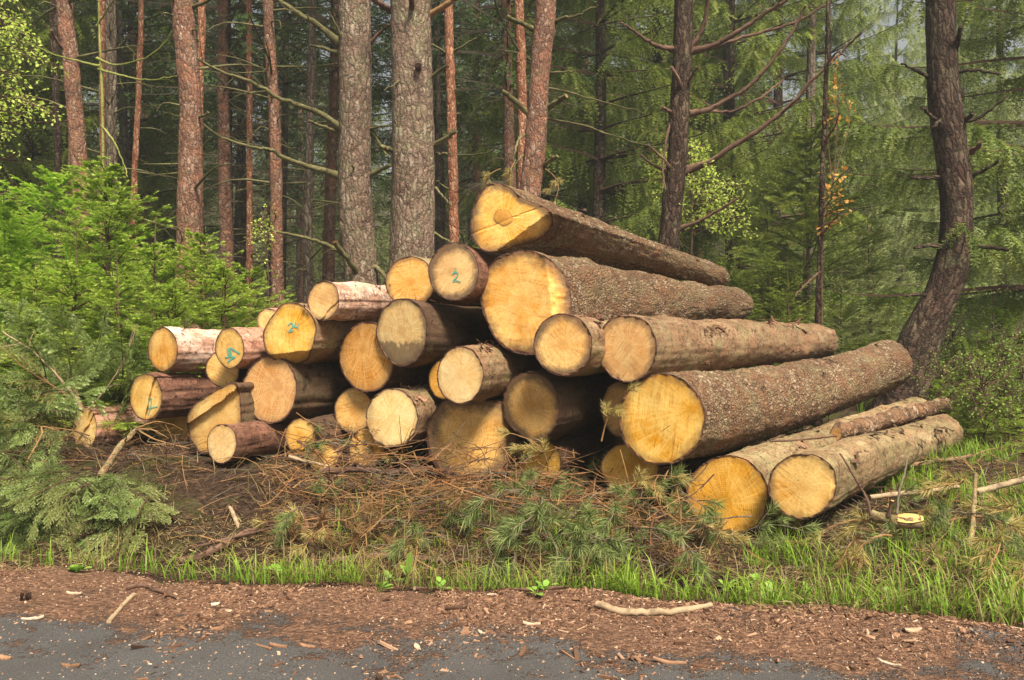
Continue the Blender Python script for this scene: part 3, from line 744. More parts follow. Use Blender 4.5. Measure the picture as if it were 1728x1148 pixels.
def dead_limbs_mesh(name, H, R, seed, mat, step=.28, nb=4, sub=7):
    """bare dead lower limbs of a shaded conifer, z from 0 to H"""
    rng = np.random.default_rng(seed); mb = MB(); z = .6
    while z < H:
        for k in range(nb):
            if rng.random() < .25: continue
            az = rng.random() * 2 * np.pi; Lb = R * rng.uniform(.3, 1.1) * (.55 + .45 * z / H)
            s = np.linspace(0, 1, 6); ax = az + rng.normal(0, .2) * s
            dz = Lb * (rng.uniform(-.15, .25) * s - rng.uniform(.1, .4) * s ** 2)
            pts = np.stack((np.cos(ax) * s * Lb, np.sin(ax) * s * Lb, z + dz), -1) + rng.normal(0, .012, (6, 3)) * s[:, None]
            polysticks(mb, pts, .010, .003, 0)
            c = int(sub * rng.uniform(.3, 1.4))
            u = rng.uniform(.25, 1, c); i = np.clip((u * 5).astype(int), 0, 4)
            p = pts[i] + (pts[i + 1] - pts[i]) * (u * 5 - i)[:, None]
            d = nrm(nrm(pts[i + 1] - pts[i]) * .6 + rng.normal(0, .6, (c, 3)) + np.array((0, 0, -.35)))
            q = p + d * (rng.uniform(.12, .5, c) * R * .6)[:, None]
            sticks(mb, p, q, .0035, 0, .0015)
        z += step * rng.uniform(.6, 1.4)
    return mb.mesh(name, mat)

M['needle'] = leaf_mat('spruce_needles', hexc('586c26'), hexc('8a983c'), hexc('c0c660'), transl=.4)
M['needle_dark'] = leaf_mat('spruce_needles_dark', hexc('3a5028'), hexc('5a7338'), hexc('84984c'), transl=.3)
M['needle_hazy'] = leaf_mat('spruce_needles_haze_tint', hexc('7d8a50'), hexc('a8b26e'), hexc('ccd090'), transl=.4)  # distance haze painted in as paler, greyer needle colour
M['needle_young'] = leaf_mat('young_spruce_needles', hexc('74982c'), hexc('a6c242'), hexc('e0ec74'), transl=.5)
M['needle_silver'] = leaf_mat('cut_spruce_needles', hexc('69873a'), hexc('9cb45c'), hexc('d0daa0'), transl=.35)
M['needle_olive'] = leaf_mat('cut_spruce_needles_olive', hexc('586c2c'), hexc('8a964c'), hexc('c0c486'), transl=.3)
M['needle_pine'] = leaf_mat('pine_needles', hexc('42592c'), hexc('6b8044'), hexc('a0a866'), transl=.25)
M['needle_pine_dry'] = leaf_mat('pine_needles_dry', hexc('5f4128'), hexc('835e3b'), hexc('a78659'), transl=.25)
M['needle_pine_yel'] = leaf_mat('pine_needles_yellowing', hexc('8f8244'), hexc('b5a35c'), hexc('cdbd7e'), transl=.3)
M['leaf_birch'] = leaf_mat('birch_leaves', hexc('a6c838'), hexc('cfe458'), hexc('e4f088'), transl=.5)
M['leaf_dead'] = leaf_mat('dead_orange_leaves', hexc('b0742c'), hexc('d0953f'), hexc('dfae5c'), transl=.4)
M['grass'] = leaf_mat('grass_blades', hexc('557a22'), hexc('86a830'), hexc('b4cc54'), transl=.4, rough=.5)
M['grass_dry'] = leaf_mat('grass_dry', hexc('5f5230'), hexc('857445'), hexc('ab9a6c'), transl=.25)
M['shrub_leaf'] = leaf_mat('shrub_leaves', hexc('456322'), hexc('6a8832'), hexc('9cb556'), transl=.35, rough=.5)
M['weed'] = leaf_mat('weed_leaves', hexc('6c9c34'), hexc('93bd4c'), hexc('a9cb62'), transl=.35, rough=.5)
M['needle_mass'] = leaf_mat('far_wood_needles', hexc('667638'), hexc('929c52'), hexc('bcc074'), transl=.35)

def thicken(p, s): return p

# ------------------------------------------------------------------ standing trees
def trunk_mesh(path, D, mat, seed, top=14.0, sides=40, plate=.012, flare=1.35, ring=.05):
    """path: (px, py, width_px) from high to low, all at distance D; goes on up to height top and down into the ground"""
    pts = np.array([P(a, b, D) for a, b, c in path]); rr = np.array([c * D / F / 2 for a, b, c in path])
    o = np.argsort(pts[:, 2]); pts, rr = pts[o], rr[o]
    g = gzs(pts[0, 0], D) - .12
    if pts[0, 2] > g + .05:
        k = pts[0] + (pts[0] - pts[1]) / max(.05, pts[1, 2] - pts[0, 2]) * (pts[0, 2] - g) * .5
        pts = np.vstack(((k[0], D, g), pts)); rr = np.concatenate(([rr[0] * flare], rr))
    if top > pts[-1, 2] + .3:
        dx = (pts[-1, 0] - pts[-2, 0]) / max(.2, pts[-1, 2] - pts[-2, 2])
        dx = np.clip(dx, -.12, .12); h = top - pts[-1, 2]
        mid = pts[-1] + np.array((dx * h * .35, 0, h * .5)); end = pts[-1] + np.array((dx * h * .5, 0, h))
        pts = np.vstack((pts, mid, end)); rr = np.concatenate((rr, (rr[-1] * .72, rr[-1] * .15)))
    sp = spline(np.column_stack((pts, rr)), 400)
    z = np.concatenate((np.arange(g, min(6.2, top), ring), np.arange(6.2, top, .5), [top])) if top > 6.2 else np.arange(g, top, ring)
    q = np.stack([np.interp(z, np.maximum.accumulate(sp[:, 2]), sp[:, k]) for k in range(4)], -1); q[:, 2] = z
    n = len(z); a = np.linspace(0, 2 * np.pi, sides, endpoint=False)
    ca = np.stack((np.cos(a), np.sin(a)), -1)
    rm = q[:, 3].mean()
    cyl = np.stack((np.broadcast_to(ca[None, :, 0] * rm, (n, sides)), np.broadcast_to(ca[None, :, 1] * rm, (n, sides)), np.broadcast_to(z[:, None] * .4, (n, sides))), -1).reshape(-1, 3)
    d = plate * (vn(cyl, 26, seed) + .6 * vn(cyl, 55, seed + 1)) + .055 * rm * vn(cyl * (1, 1, .6), 5, seed + 2) - .5 * plate
    R = q[:, 3][:, None] + d.reshape(n, sides) * np.minimum(1, q[:, 3] / max(q[:, 3].max(), .01))[:, None]
    low = np.clip((g + .7 - z) / .7, 0, 1)[:, None]
    R = R * (1 + .35 * low ** 2 * (np.sin(a * 5 + seed)[None] * .5 + .4))
    V = np.stack((q[:, 0:1] + R * ca[None, :, 0], q[:, 1:2] + R * ca[None, :, 1], np.broadcast_to(z[:, None], (n, sides))), -1).reshape(-1, 3)
    i, j = np.meshgrid(np.arange(n - 1), np.arange(sides), indexing='ij'); j2 = (j + 1) % sides
    Fq = np.stack((i * sides + j, i * sides + j2, (i + 1) * sides + j2, (i + 1) * sides + j), -1).reshape(-1, 4)
    buv = np.stack((np.broadcast_to(ca[None, :, 0] * rm, (n, sides)), np.broadcast_to(z[:, None], (n, sides)), np.broadcast_to(ca[None, :, 1] * rm, (n, sides))), -1).reshape(-1, 3) + np.array((seed * .37, seed * .91, seed * .53))
    base = np.array((q[0, 0], D, g))
    mb = MB(); mb.add(V - base, Fq, buv=buv)
    return mb.mesh('trunk', mat, smooth=True), base, q

def pine_canopy_mesh(seed):
    """a pine's crown, high above the picture"""
    rng = np.random.default_rng(seed); mb = MB(); P0, Dd = [], []
    for k in range(26):
        az = rng.random() * 6.28; z = rng.uniform(0, 4.5); Lb = rng.uniform(.8, 2.1) * (1 - .12 * z)
        s = np.linspace(0, 1, 5)
        pts = np.stack((np.cos(az) * s * Lb, np.sin(az) * s * Lb, z + .25 * Lb * s), -1)
        polysticks(mb, pts, .03, .01, 1)
        c = 26; i = rng.integers(1, 5, c)
        P0.append(pts[i] + rng.normal(0, .22, (c, 3))); Dd.append(nrm(rng.normal(0, .6, (c, 3)) + (math.cos(az) * .6, math.sin(az) * .6, .5)))
    P0, Dd = np.concatenate(P0), np.concatenate(Dd)
    feather(mb, P0, Dd, rng.normal(0, 1, P0.shape), .22, 6, .12, .02, rng=rng)
    return mb.mesh('crown', [M['needle_dark'], M['branch_brown']])
CANOPY = pine_canopy_mesh(5)

def branch_on(root, base, D, pts, r0, r1, mat, dd=-.25, seed=0, twigs=3, tipmat=None, wob=.006):
    """a bare branch through photograph points, root end first; dd: how far its tip comes nearer (-) or goes away"""
    rng = np.random.default_rng(seed + 11)
    k = len(pts)
    q = np.array([P(x, y, D + dd * i / max(1, k - 1)) for i, (x, y) in enumerate(pts)])
    q[0] += (q[0] - q[1]) * .15 if k > 1 else 0
    n = max(6, 5 * k)
    s = spline(q, n); s += rng.normal(0, wob, s.shape) * np.linspace(.2, 1, n)[:, None]
    mb = MB()
    rr = np.linspace(0, 1, n); rad_ = r0 + (r1 - r0) * rr ** .8
    rad_ = rad_ * (1 + .5 * np.exp(-rr * 14))
    add_tube(mb, s - base, rad_, 8, 0, seed=seed, wob=.25, capmat=None if tipmat is None else 1)
    Lb = np.linalg.norm(s[-1] - s[0])
    for t in range(twigs):
        i = rng.integers(n // 3, n - 1); d = nrm(nrm(s[min(i + 1, n - 1)] - s[i - 1]) * .7 + rng.normal(0, .55, 3))
        l = Lb * rng.uniform(.12, .32); p = s[i] - base
        polysticks(mb, np.array([p, p + d * l * .5 + rng.normal(0, .02, 3), p + d * l + (0, 0, rng.normal(0, .04))]), max(.003, rad_[i] * .35), .0018, 0)
    return mb.build('branch', [mat] if tipmat is None else [mat, tipmat], root, smooth=True)

def tree(label, D, path, bark, seed, name='pine_tree', top=14.0, group=None, sides=36, branches=(), bmat='branch_green', canopy=True, plate=.010, whorl=0, cat='tree', flare=1.35):
    me, base, q = trunk_mesh(path, D, M[bark], seed, top, sides, plate, flare)
    root = empty(name, tuple(base)); tag(root, label, cat, group)
    link('trunk', me, root)
    for k, b in enumerate(branches):
        pts, r0, r1 = b[0], b[1], b[2]; kw = b[3] if len(b) > 3 else {}
        branch_on(root, base, D, pts, .92 * r0 * D / F, .92 * r1 * D / F, M[kw.get('mat', bmat)], kw.get('dd', -.25), seed * 31 + k, kw.get('tw', 3), M[kw['tip']] if 'tip' in kw else None)
    rng = np.random.default_rng(seed)
    # short dead stubs at the whorls, each a branch
    for k in range(whorl):
        z = rng.uniform(base[2] + .9, 5.4); i = np.argmin(np.abs(q[:, 2] - z)); az = rng.uniform(0, 2 * np.pi)
        dr = np.array((math.cos(az), math.sin(az) * .8, rng.uniform(-.1, .35)))
        p0 = q[i, :3] + dr * (1, 1, 0) * q[i, 3] * .85
        l = rng.uniform(.12, .8) if rng.random() < .75 else rng.uniform(.8, 1.5)
        m1 = p0 + dr * l * .5 + rng.normal(0, .03, 3); p1 = p0 + dr * l + rng.normal(0, .06, 3) - np.array((0, 0, .12 * l))
        mb = MB(); s = spline(np.array((p0, m1, p1)), 7)
        add_tube(mb, s - base, np.linspace(.010 + .006 * l, .003, 7), 6, 0, seed=k)
        for t in range(rng.integers(0, 4)):
            ii = rng.integers(2, 6); d = nrm(dr + rng.normal(0, .7, 3)); 
            sticks(mb, [s[ii] - base], [s[ii] - base + d * l * rng.uniform(.2, .5)], .0035, 0, .0015)
        mb.build('branch', M[bmat], root, smooth=True)
    if canopy:
        c = link('crown', CANOPY, root, (q[-1, 0] - base[0], 0, top - 4.2 - base[2])); s = .9 + .25 * rng.random(); c.scale = (s, s, s); c.rotation_euler = (0, 0, rng.random() * 6)
    return root, base, q

G_ = 'branch_green'
t_j, bj, qj = tree('thick grey barked pine left of centre, straight, with long mossy dead limbs reaching left', 9.2,
    [(599, 0, 54), (600, 150, 54), (599, 300, 56), (604, 400, 58), (612, 480, 60)], 'pine_plate', 101, branches=[
    ([(572, 72), (535, 41), (509, 26), (470, 0), (440, -25)], 7, 3, {'tw': 4}),
    ([(587, 87), (574, 57), (555, 20)], 4, 1.5, {'tw': 1}),
    ([(622, 76), (648, 48), (660, 40)], 4, 1.5, {'tw': 1, 'mat': 'branch_brown'}),
    ([(580, 220), (544, 194), (500, 176), (463, 163), (439, 146), (366, 117), (332, 98)], 6, 2, {'tw': 7, 'dd': -.7}),
    ([(572, 296), (522, 281), (478, 266), (457, 253), (429, 249), (380, 234), (341, 210)], 5.5, 1.8, {'tw': 7, 'dd': -.5}),
    ([(573, 423), (539, 409), (505, 399), (465, 390), (430, 377)], 4.5, 1.5, {'tw': 4}),
    ([(568, 222), (544, 213), (520, 203)], 4, 2, {'tw': 1}),
    ([(568, 89), (544, 81), (524, 76)], 4, 2, {'tw': 0}),
    ([(624, 216), (644, 248), (657, 270)], 3.5, 1.5, {'tw': 2}),
    ([(622, 219), (640, 214), (657, 212)], 3, 1.5, {'tw': 1}),
    ([(620, 298), (640, 288), (659, 279)], 5, 3.5, {'tw': 2}),
    ([(618, 482), (601, 458), (587, 438), (565, 408)], 7, 4, {'tw': 2, 'dd': -.5, 'tip': 'needle_pine_dry'}),
    ([(625, 445), (640, 456), (655, 472)], 5, 3.5, {'tw': 0, 'tip': 'needle_pine_dry'}),
    ([(604, 300), (598, 290), (594, 278)], 3, 1.5, {'tw': 0}),
    ])
t_k, bk, qk = tree('thickest pine behind the stack with deeply plated bark and a lit right edge', 9.0,
    [(692, 0, 68), (695, 120, 70), (697, 250, 72), (697, 350, 74), (696, 440, 77)], 'pine_plate', 102, branches=[
    ([(660, 18), (645, 9), (628, -4)], 6, 5, {'tw': 0, 'mat': 'branch_brown'}),
    ([(727, 24), (748, 11), (764, 0), (790, -20)], 6, 4, {'tw': 1, 'mat': 'twig_tan'}),
    ([(693, 25), (695, 15), (694, -8)], 7, 4, {'tw': 0, 'mat': 'branch_brown', 'dd': -.4}),
    ([(707, 130), (706, 120), (706, 108)], 7, 5, {'tw': 0, 'mat': 'branch_brown', 'dd': -.3}),
    ([(727, 131), (748, 115), (755, 112)], 4, 2, {'tw': 0}),
    ([(727, 249), (748, 236), (770, 221)], 5, 3.5, {'tw': 2}),
    ([(690, 122), (670, 140), (648, 152)], 2.5, 1, {'tw': 1, 'dd': -.4}),
    ([(668, 257), (655, 252), (644, 248)], 5, 4, {'tw': 0}),
    ([(733, 258), (748, 260), (762, 258)], 3, 1.5, {'tw': 1}),
    ([(737, 320), (750, 335), (760, 345)], 2.5, 1.2, {'tw': 1}),
    ([(735, 395), (748, 402), (762, 410)], 2.5, 1.2, {'tw': 1}),
    ])
tree('slim orange pine just right of the thickest pine', 10.5, [(757, 0, 15), (759, 100, 16), (763, 230, 17), (766, 400, 19)], 'pine_orange', 103, branches=[
    ([(764, 88), (785, 76), (809, 60)], 3, 1.3), ([(752, 90), (735, 78), (722, 72)], 3, 1), ([(767, 262), (790, 262), (820, 258), (850, 246)], 2, 1), ([(757, 320), (745, 312), (737, 305)], 2, 1), ([(771, 345), (780, 335), (790, 320)], 2, 1)], whorl=8)
tree('slim orange pine standing close behind the leaning pine above the topmost log', 10.6, [(876, 0, 17), (879, 90, 18), (881, 180, 17), (881, 260, 17), (880, 400, 20)], 'pine_orange', 104, branches=[
    ([(880, 92), (866, 70), (852, 46)], 3, 1.2), ([(880, 92), (865, 88), (852, 86)], 2.5, 1), ([(884, 35), (895, 8), (905, -5)], 3, 2)], whorl=4)
tree('leaning reddish grey pine rising behind the topmost log', 9.0, [(921, 0, 36), (917, 60, 37), (911, 120, 36), (907, 190, 36), (902, 260, 37), (894, 330, 38), (890, 420, 40)], 'pine_red', 105, branches=[
    ([(889, 190), (868, 170), (846, 153)], 5, 4, {'tw': 1}), ([(924, 182), (940, 172), (955, 162)], 5, 4.5, {'tw': 0, 'tip': 'twig_tan'}),
    ([(897, 48), (878, 38), (854, 29)], 4.5, 4, {'tw': 0}), ([(935, 38), (949, 31), (975, 26), (1010, 8)], 5, 1.5, {'tw': 2}),
    ([(916, 280), (930, 270), (942, 263)], 4.5, 3.5, {'tw': 1}), ([(925, 149), (960, 156), (1025, 174), (1090, 192)], 2.2, .8, {'tw': 4}),
    ([(922, 200), (985, 212), (1025, 226), (1075, 242), (1110, 250)], 2.2, .8, {'tw': 4}), ([(924, 123), (950, 122), (970, 120)], 2.5, 1.2, {'tw': 1}),
    ([(885, 260), (868, 280), (860, 300)], 2.5, 1.2, {'tw': 3}), ([(888, 225), (874, 240), (866, 275)], 3, 1.5, {'tw': 2})])
tree('dark brown pine with long bare limbs rising to the right, behind the topmost log', 9.6, [(1154, 0, 32), (1152, 80, 33), (1147, 180, 33), (1143, 260, 34), (1134, 350, 36), (1127, 430, 38), (1122, 500, 40)], 'pine_dark', 106, bmat='branch_brown', branches=[
    ([(1136, 83), (1118, 80), (1102, 75), (1086, 65), (1066, 50), (1046, 38)], 5, 2, {'tw': 3}),
    ([(1164, 82), (1182, 57), (1190, 30), (1194, 0), (1192, -30)], 5, 3, {'tw': 3}),
    ([(1168, 86), (1201, 78), (1232, 62), (1267, 39), (1300, 17), (1328, 0), (1360, -20)], 6, 2.2, {'tw': 5, 'dd': -.6}),
    ([(1168, 87), (1200, 81), (1250, 64), (1300, 51), (1351, 33), (1400, 3)], 4.5, 2, {'tw': 5, 'dd': .3}),
    ([(1166, 191), (1198, 184), (1232, 165), (1261, 148), (1306, 100), (1345, 39), (1359, 8)], 5.5, 2, {'tw': 6, 'dd': -.5}),
    ([(1166, 190), (1194, 188), (1236, 188), (1270, 172), (1300, 153), (1323, 134)], 4, 1.6, {'tw': 4, 'dd': .3}),
    ([(1160, 287), (1201, 272), (1232, 249), (1267, 229), (1300, 205), (1334, 178), (1367, 139), (1423, 84), (1451, 56)], 6, 2, {'tw': 7, 'dd': -.8}),
    ([(1128, 291), (1098, 276), (1081, 261)], 4, 1.5, {'tw': 2}),
    ([(1138, 290), (1122, 272), (1094, 245)], 4, 1.5, {'tw': 2}),
    ([(1157, 172), (1148, 142), (1132, 113)], 4.5, 3, {'tw': 0}),
    ([(1152, 152), (1166, 130), (1178, 113)], 3.5, 2, {'tw': 0}),
    ([(1145, 386), (1182, 372), (1213, 354), (1244, 335)], 4, 2, {'tw': 2}),
    ([(1134, 191), (1127, 187), (1119, 183)], 4, 3, {'tw': 0}),
    ([(1133, 200), (1124, 240), (1119, 280), (1122, 320)], 3, 1.5, {'tw': 2}),
    ([(1135, 380), (1128, 420), (1130, 470)], 2.5, 1.2, {'tw': 2})])
tree('large curved pine at the right whose foot bends left behind a log', 8.6, [(1587, 0, 47), (1588, 60, 48), (1592, 150, 50), (1598, 200, 52), (1605, 250, 51), (1612, 310, 52), (1614, 360, 51), (1610, 420, 54), (1596, 480, 59), (1572, 530, 65), (1550, 580, 72), (1536, 630, 79), (1522, 690, 88)], 'pine_dark', 107, bmat='pine_dark', plate=.013, sides=64, flare=1.1, branches=[
    ([(1563, 128), (1545, 118), (1523, 109)], 3.6, 2.1, {'tw': 0}), ([(1590, 212), (1572, 196), (1557, 181)], 4.3, 2.4, {'tw': 0}),
    ([(1586, 300), (1560, 300), (1535, 301)], 4.3, 2.4, {'tw': 1}), ([(1588, 415), (1565, 415), (1543, 418)], 4.3, 3.0, {'tw': 0}),
    ([(1604, 108), (1615, 75), (1621, 47)], 6.5, 3.6, {'tw': 0}), ([(1612, 123), (1646, 118), (1688, 126)], 3.6, 2.4, {'tw': 1}),
    ([(1613, 208), (1646, 201), (1674, 184), (1702, 162)], 4.3, 1.5, {'tw': 3}), ([(1618, 206), (1632, 200), (1642, 191)], 5.8, 3.6, {'tw': 0}),
    ([(1640, 297), (1660, 288), (1684, 272)], 4.3, 2.4, {'tw': 2}), ([(1638, 418), (1663, 417), (1703, 422)], 5.0, 3.0, {'tw': 1}),
    ([(1594, 195), (1585, 205), (1575, 215)], 4.3, 2.4, {'tw': 0}), ([(1640, 255), (1650, 248), (1654, 240)], 5.0, 3.0, {'tw': 0, 'mat': 'branch_brown'}),
    ([(1570, 500), (1548, 497), (1525, 500)], 3.6, 1.8, {'tw': 0})])
tree('big russet pine at the left above the young spruces, grey towards its foot', 9.4, [(307, 0, 37), (314, 80, 37), (321, 170, 37), (322, 250, 39), (321, 350, 44), (321, 430, 46)], 'pine_red', 108, branches=[
    ([(325, 12), (348, 3), (365, -8)], 3.5, 2), ([(300, 10), (292, 0), (288, -10)], 3, 2), ([(330, 200), (345, 195), (352, 190)], 3, 2, {'tw': 0})], whorl=16)
tree('thin orange pine close behind the big russet pine at the left', 10.6, [(341, 0, 13), (339, 90, 13), (336, 190, 13), (334, 400, 15)], 'pine_orange', 109, whorl=6)
tree('russet pine near the left edge leaning over a thinner dark one', 9.8, [(108, 0, 26), (116, 70, 26), (124, 160, 27), (131, 240, 27), (136, 330, 28), (138, 420, 30)], 'pine_red', 110, branches=[([(120, 95), (100, 75), (86, 50)], 4, 2.5, {'mat': 'branch_brown'})], whorl=8)
tree('thin dark pine just left of the russet leaning pine near the left edge', 11.4, [(91, 0, 14), (93, 100, 13), (96, 200, 12), (99, 330, 13)], 'pine_dark', 111, whorl=6)
tree('grey pine between the leaning russet pine and the big russet pine, with a red neighbour', 11.0, [(187, 0, 17), (188, 120, 18), (188, 220, 18), (189, 320, 19)], 'pine_grey', 112, whorl=14, branches=[([(196, 85), (208, 73), (216, 61)], 2.5, 1.5)])
tree('red barked thin pine touching the grey pine on its left', 11.6, [(172, 0, 13), (173, 120, 12), (175, 320, 13)], 'pine_orange', 113, whorl=4)
tree('slender red pine leaning right, alone in the gap left of the big russet pine', 12.2, [(239, 0, 9), (236, 100, 10), (232, 200, 10), (227, 310, 11)], 'pine_orange', 114, whorl=8)
tree('slim grey pine with red top, left of the thick grey barked pine', 10.4, [(452, 0, 18), (456, 80, 19), (461, 160, 19), (465, 260, 20), (467, 420, 21), (468, 480, 22)], 'pine_red', 115, whorl=22)
tree('faint reddish pole tree halfway between the big russet pine and the slim grey pine', 12.6, [(420, 0, 10), (421, 150, 10), (421, 300, 11), (421, 440, 12)], 'pine_orange', 116, whorl=14)
tree('dull brown pine between the slim grey pine and the thick grey barked pine', 12.4, [(527, 0, 14), (525, 150, 15), (521, 300, 16), (520, 480, 17)], 'pine_grey', 117, whorl=16)
tree('dark straight pole tree right of the big russet pine', 13.2, [(385, 0, 10), (386, 200, 11), (388, 400, 12)], 'pine_dark', 118, whorl=12)
tree('very thin dark upright tree with orange dead leaves in the bright clearing', 8.3, [(1398, -60, 6), (1397, 60, 7), (1392, 180, 8), (1388, 300, 10), (1385, 400, 10), (1381, 545, 12), (1380, 600, 12)], 'pine_dark', 119, name='young_tree', top=6.0, canopy=False, sides=20, plate=.004, bmat='branch_brown', branches=[
    ([(1385, 400), (1400, 380), (1415, 360)], 3, 1.5), ([(1390, 240), (1405, 220), (1418, 190)], 2.5, 1), ([(1394, 110), (1412, 90), (1426, 95)], 2.5, 1), ([(1383, 460), (1360, 480), (1340, 500)], 2.5, 1)])
tree('faint tall trunk in the haze left of the very thin dark tree', 15.5, [(1371, -20, 14), (1368, 150, 15), (1364, 400, 16)], 'pine_grey', 120, name='spruce_tree', whorl=8)
# the yellow-green sapling stem at the left
tree('thin yellow green sapling stem standing before the grey pine at the left', 9.6, [(166, -30, 3), (168, 60, 4), (172, 150, 4.6), (174, 250, 5), (175, 380, 6)], 'stem_green', 121, name='sapling', top=5.4, canopy=False, sides=12, plate=.002, bmat='stem_green', branches=[
    ([(168, 112), (140, 105), (110, 98), (80, 88), (45, 70)], 2.2, 1, {'tw': 4}), ([(170, 118), (205, 128), (250, 135), (300, 128)], 2.2, 1, {'tw': 4}),
    ([(168, 100), (200, 110), (260, 90), (300, 40)], 2, .8, {'tw': 4}), ([(173, 215), (190, 235), (210, 280), (215, 300)], 2, .8, {'tw': 2}), ([(167, 40), (185, 10), (200, -10)], 2, 1, {'tw': 2})])
# ------------------------------------------------------------------ the wood behind
def straight_trunk(name, H, r, mat, seed, sides=12):
    rng = np.random.default_rng(seed)
    z = np.linspace(-.3, H, 40); c = np.stack((.05 * np.sin(z * .6 + seed), .05 * np.cos(z * .5 + seed), z), -1)
    mb = MB(); add_tube(mb, c, r * (1 - .85 * np.clip(z / H, 0, 1)) * (1 + .25 * np.exp(-np.clip(z, 0, 9) * 3)), sides, 0, seed=seed, wob=.12)
    return mb.mesh(name, mat, smooth=True)

MB1 = [M['needle'], M['branch_brown']]
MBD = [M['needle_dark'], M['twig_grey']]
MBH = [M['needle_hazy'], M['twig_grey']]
CR_full = [crown_mesh('crown', 12.5, 2.8, 201, MB1, step=.52, nb=7, droop=.8, twig=.58, tn=120, n=9, nl=.05, nw=.019, hang=1.5, low=.1),
           crown_mesh('crown', 11.0, 2.3, 202, MB1, step=.5, nb=7, droop=.6, twig=.5, tn=105, n=9, nl=.05, nw=.019, hang=1.2, low=.1, gap=.15)]
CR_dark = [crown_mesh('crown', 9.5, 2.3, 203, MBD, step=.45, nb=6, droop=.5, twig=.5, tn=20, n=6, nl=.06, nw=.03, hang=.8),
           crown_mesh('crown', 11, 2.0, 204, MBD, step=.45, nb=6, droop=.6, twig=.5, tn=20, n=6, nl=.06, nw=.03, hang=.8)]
TR = [straight_trunk('trunk', 13, .13, M['pine_dark'], 5), straight_trunk('trunk', 14, .10, M['pine_grey'], 6), straight_trunk('trunk', 14.5, .115, M['pine_red'], 7)]
DL = [dead_limbs_mesh('dead_limbs', 7.0, 1.5, 301, M['twig_grey'], step=.24, nb=5, sub=9), dead_limbs_mesh('dead_limbs', 6.5, 1.25, 302, M['twig_grey'], step=.2, nb=5, sub=8)]

def place(px, D, z=None):
    x = (px - 864) / F * D
    return (x, D, gzs(x, D) if z is None else z)

def spruce(label, px, D, crown, s=1.0, z0=.4, name='spruce_tree', group=None, rz=None, mats=None, trunk=0):
    rng = random.Random(int(px * 13 + D * 7))
    r = empty(name, place(px, D), rng.random() * 6.28 if rz is None else rz); tag(r, label, 'tree', group)
    t = link('trunk', TR[trunk], r); c = link('crown', crown, r, (0, 0, z0))
    c.scale = (s, s, s); t.scale = (s, s, s * .93)
    return r

GF = 'spruces with drooping boughs beyond the stack'
for lab, px, D, k, s, z0 in (
    ('drooping spruce between the leaning reddish pine and the dark bare limbed pine', 1010, 14.5, 0, 1.1, .3),
    ('second drooping spruce, deeper behind the dark bare limbed pine', 1105, 17.0, 0, 1.15, .2),
    ('bright drooping spruce just right of the dark bare limbed pine', 1235, 15.5, 1, 1.15, .2),
    ('sunlit spruce in the gap behind the long rising dead limbs', 1312, 19.0, 0, 1.2, .1),
    ('grey green spruce behind the very thin dark tree', 1400, 22.0, 0, 1.2, .2),
    ('spruce filling the gap behind the curved pine', 1625, 24.0, 1, 1.2, .0),
    ('big spruce with boughs hanging beside the curved pine at the right edge', 1775, 10.0, 0, .95, .1),
    ('spruce deep in the shade behind the topmost log', 925, 19.5, 0, 1.15, .4),
    ('spruce at the far left behind the leaning russet pine', 40, 15.5, 0, 1.1, .3),
    ('dark spruce behind the slender red pine at the left', 225, 18.0, 1, 1.2, .3),
    ('dark spruce at the left edge behind the birch leaves', -60, 12.0, 1, 1.05, .3)):
    spruce(lab, px, D, CR_full[k], s, z0, group=GF if 900 < px < 1650 else None)
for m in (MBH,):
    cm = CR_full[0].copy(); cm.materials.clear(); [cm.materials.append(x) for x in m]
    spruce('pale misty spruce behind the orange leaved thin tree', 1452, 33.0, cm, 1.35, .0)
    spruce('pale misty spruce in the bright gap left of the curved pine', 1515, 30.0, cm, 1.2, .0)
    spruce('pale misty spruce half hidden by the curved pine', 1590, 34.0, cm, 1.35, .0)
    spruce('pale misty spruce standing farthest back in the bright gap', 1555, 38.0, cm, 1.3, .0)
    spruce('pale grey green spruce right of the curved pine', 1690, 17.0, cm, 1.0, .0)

# shaded bare trunked trees of the dark interior
spots = []
rg = random.Random(44)
for it in range(4000):
    D = 12.5 + 22 * rg.random() ** 1.1; px = rg.uniform(-150, 1230)
    if px > 860 and D < 17: continue
    if px < 330 and D < 14: continue
    x = (px - 864) / F * D
    if all((x - a) ** 2 + (D - b) ** 2 > 1.75 ** 2 for a, b in spots): spots.append((x, D))
    if len(spots) >= 62: break
GI = 'shaded bare trunked conifers in the dark interior of the wood'
for k, (x, D) in enumerate(spots):
    r = empty('conifer', (x, D, gzs(x, D)), rg.random() * 6.28)
    tag(r, 'dim bare lower trunk among many in the dark interior of the wood', 'tree', GI)
    a, b, c = rg.randrange(3), rg.randrange(2), rg.randrange(2)
    s = rg.uniform(.85, 1.15)
    t = link('trunk', TR[a], r); t.scale = (s, s, 1)
    link('dead_limbs', DL[b], r).rotation_euler = (0, 0, rg.random() * 6)
    cr = link('crown', CR_dark[c], r, (0, 0, rg.uniform(4.2, 6.0))); cr.rotation_euler = (0, 0, rg.random() * 6)

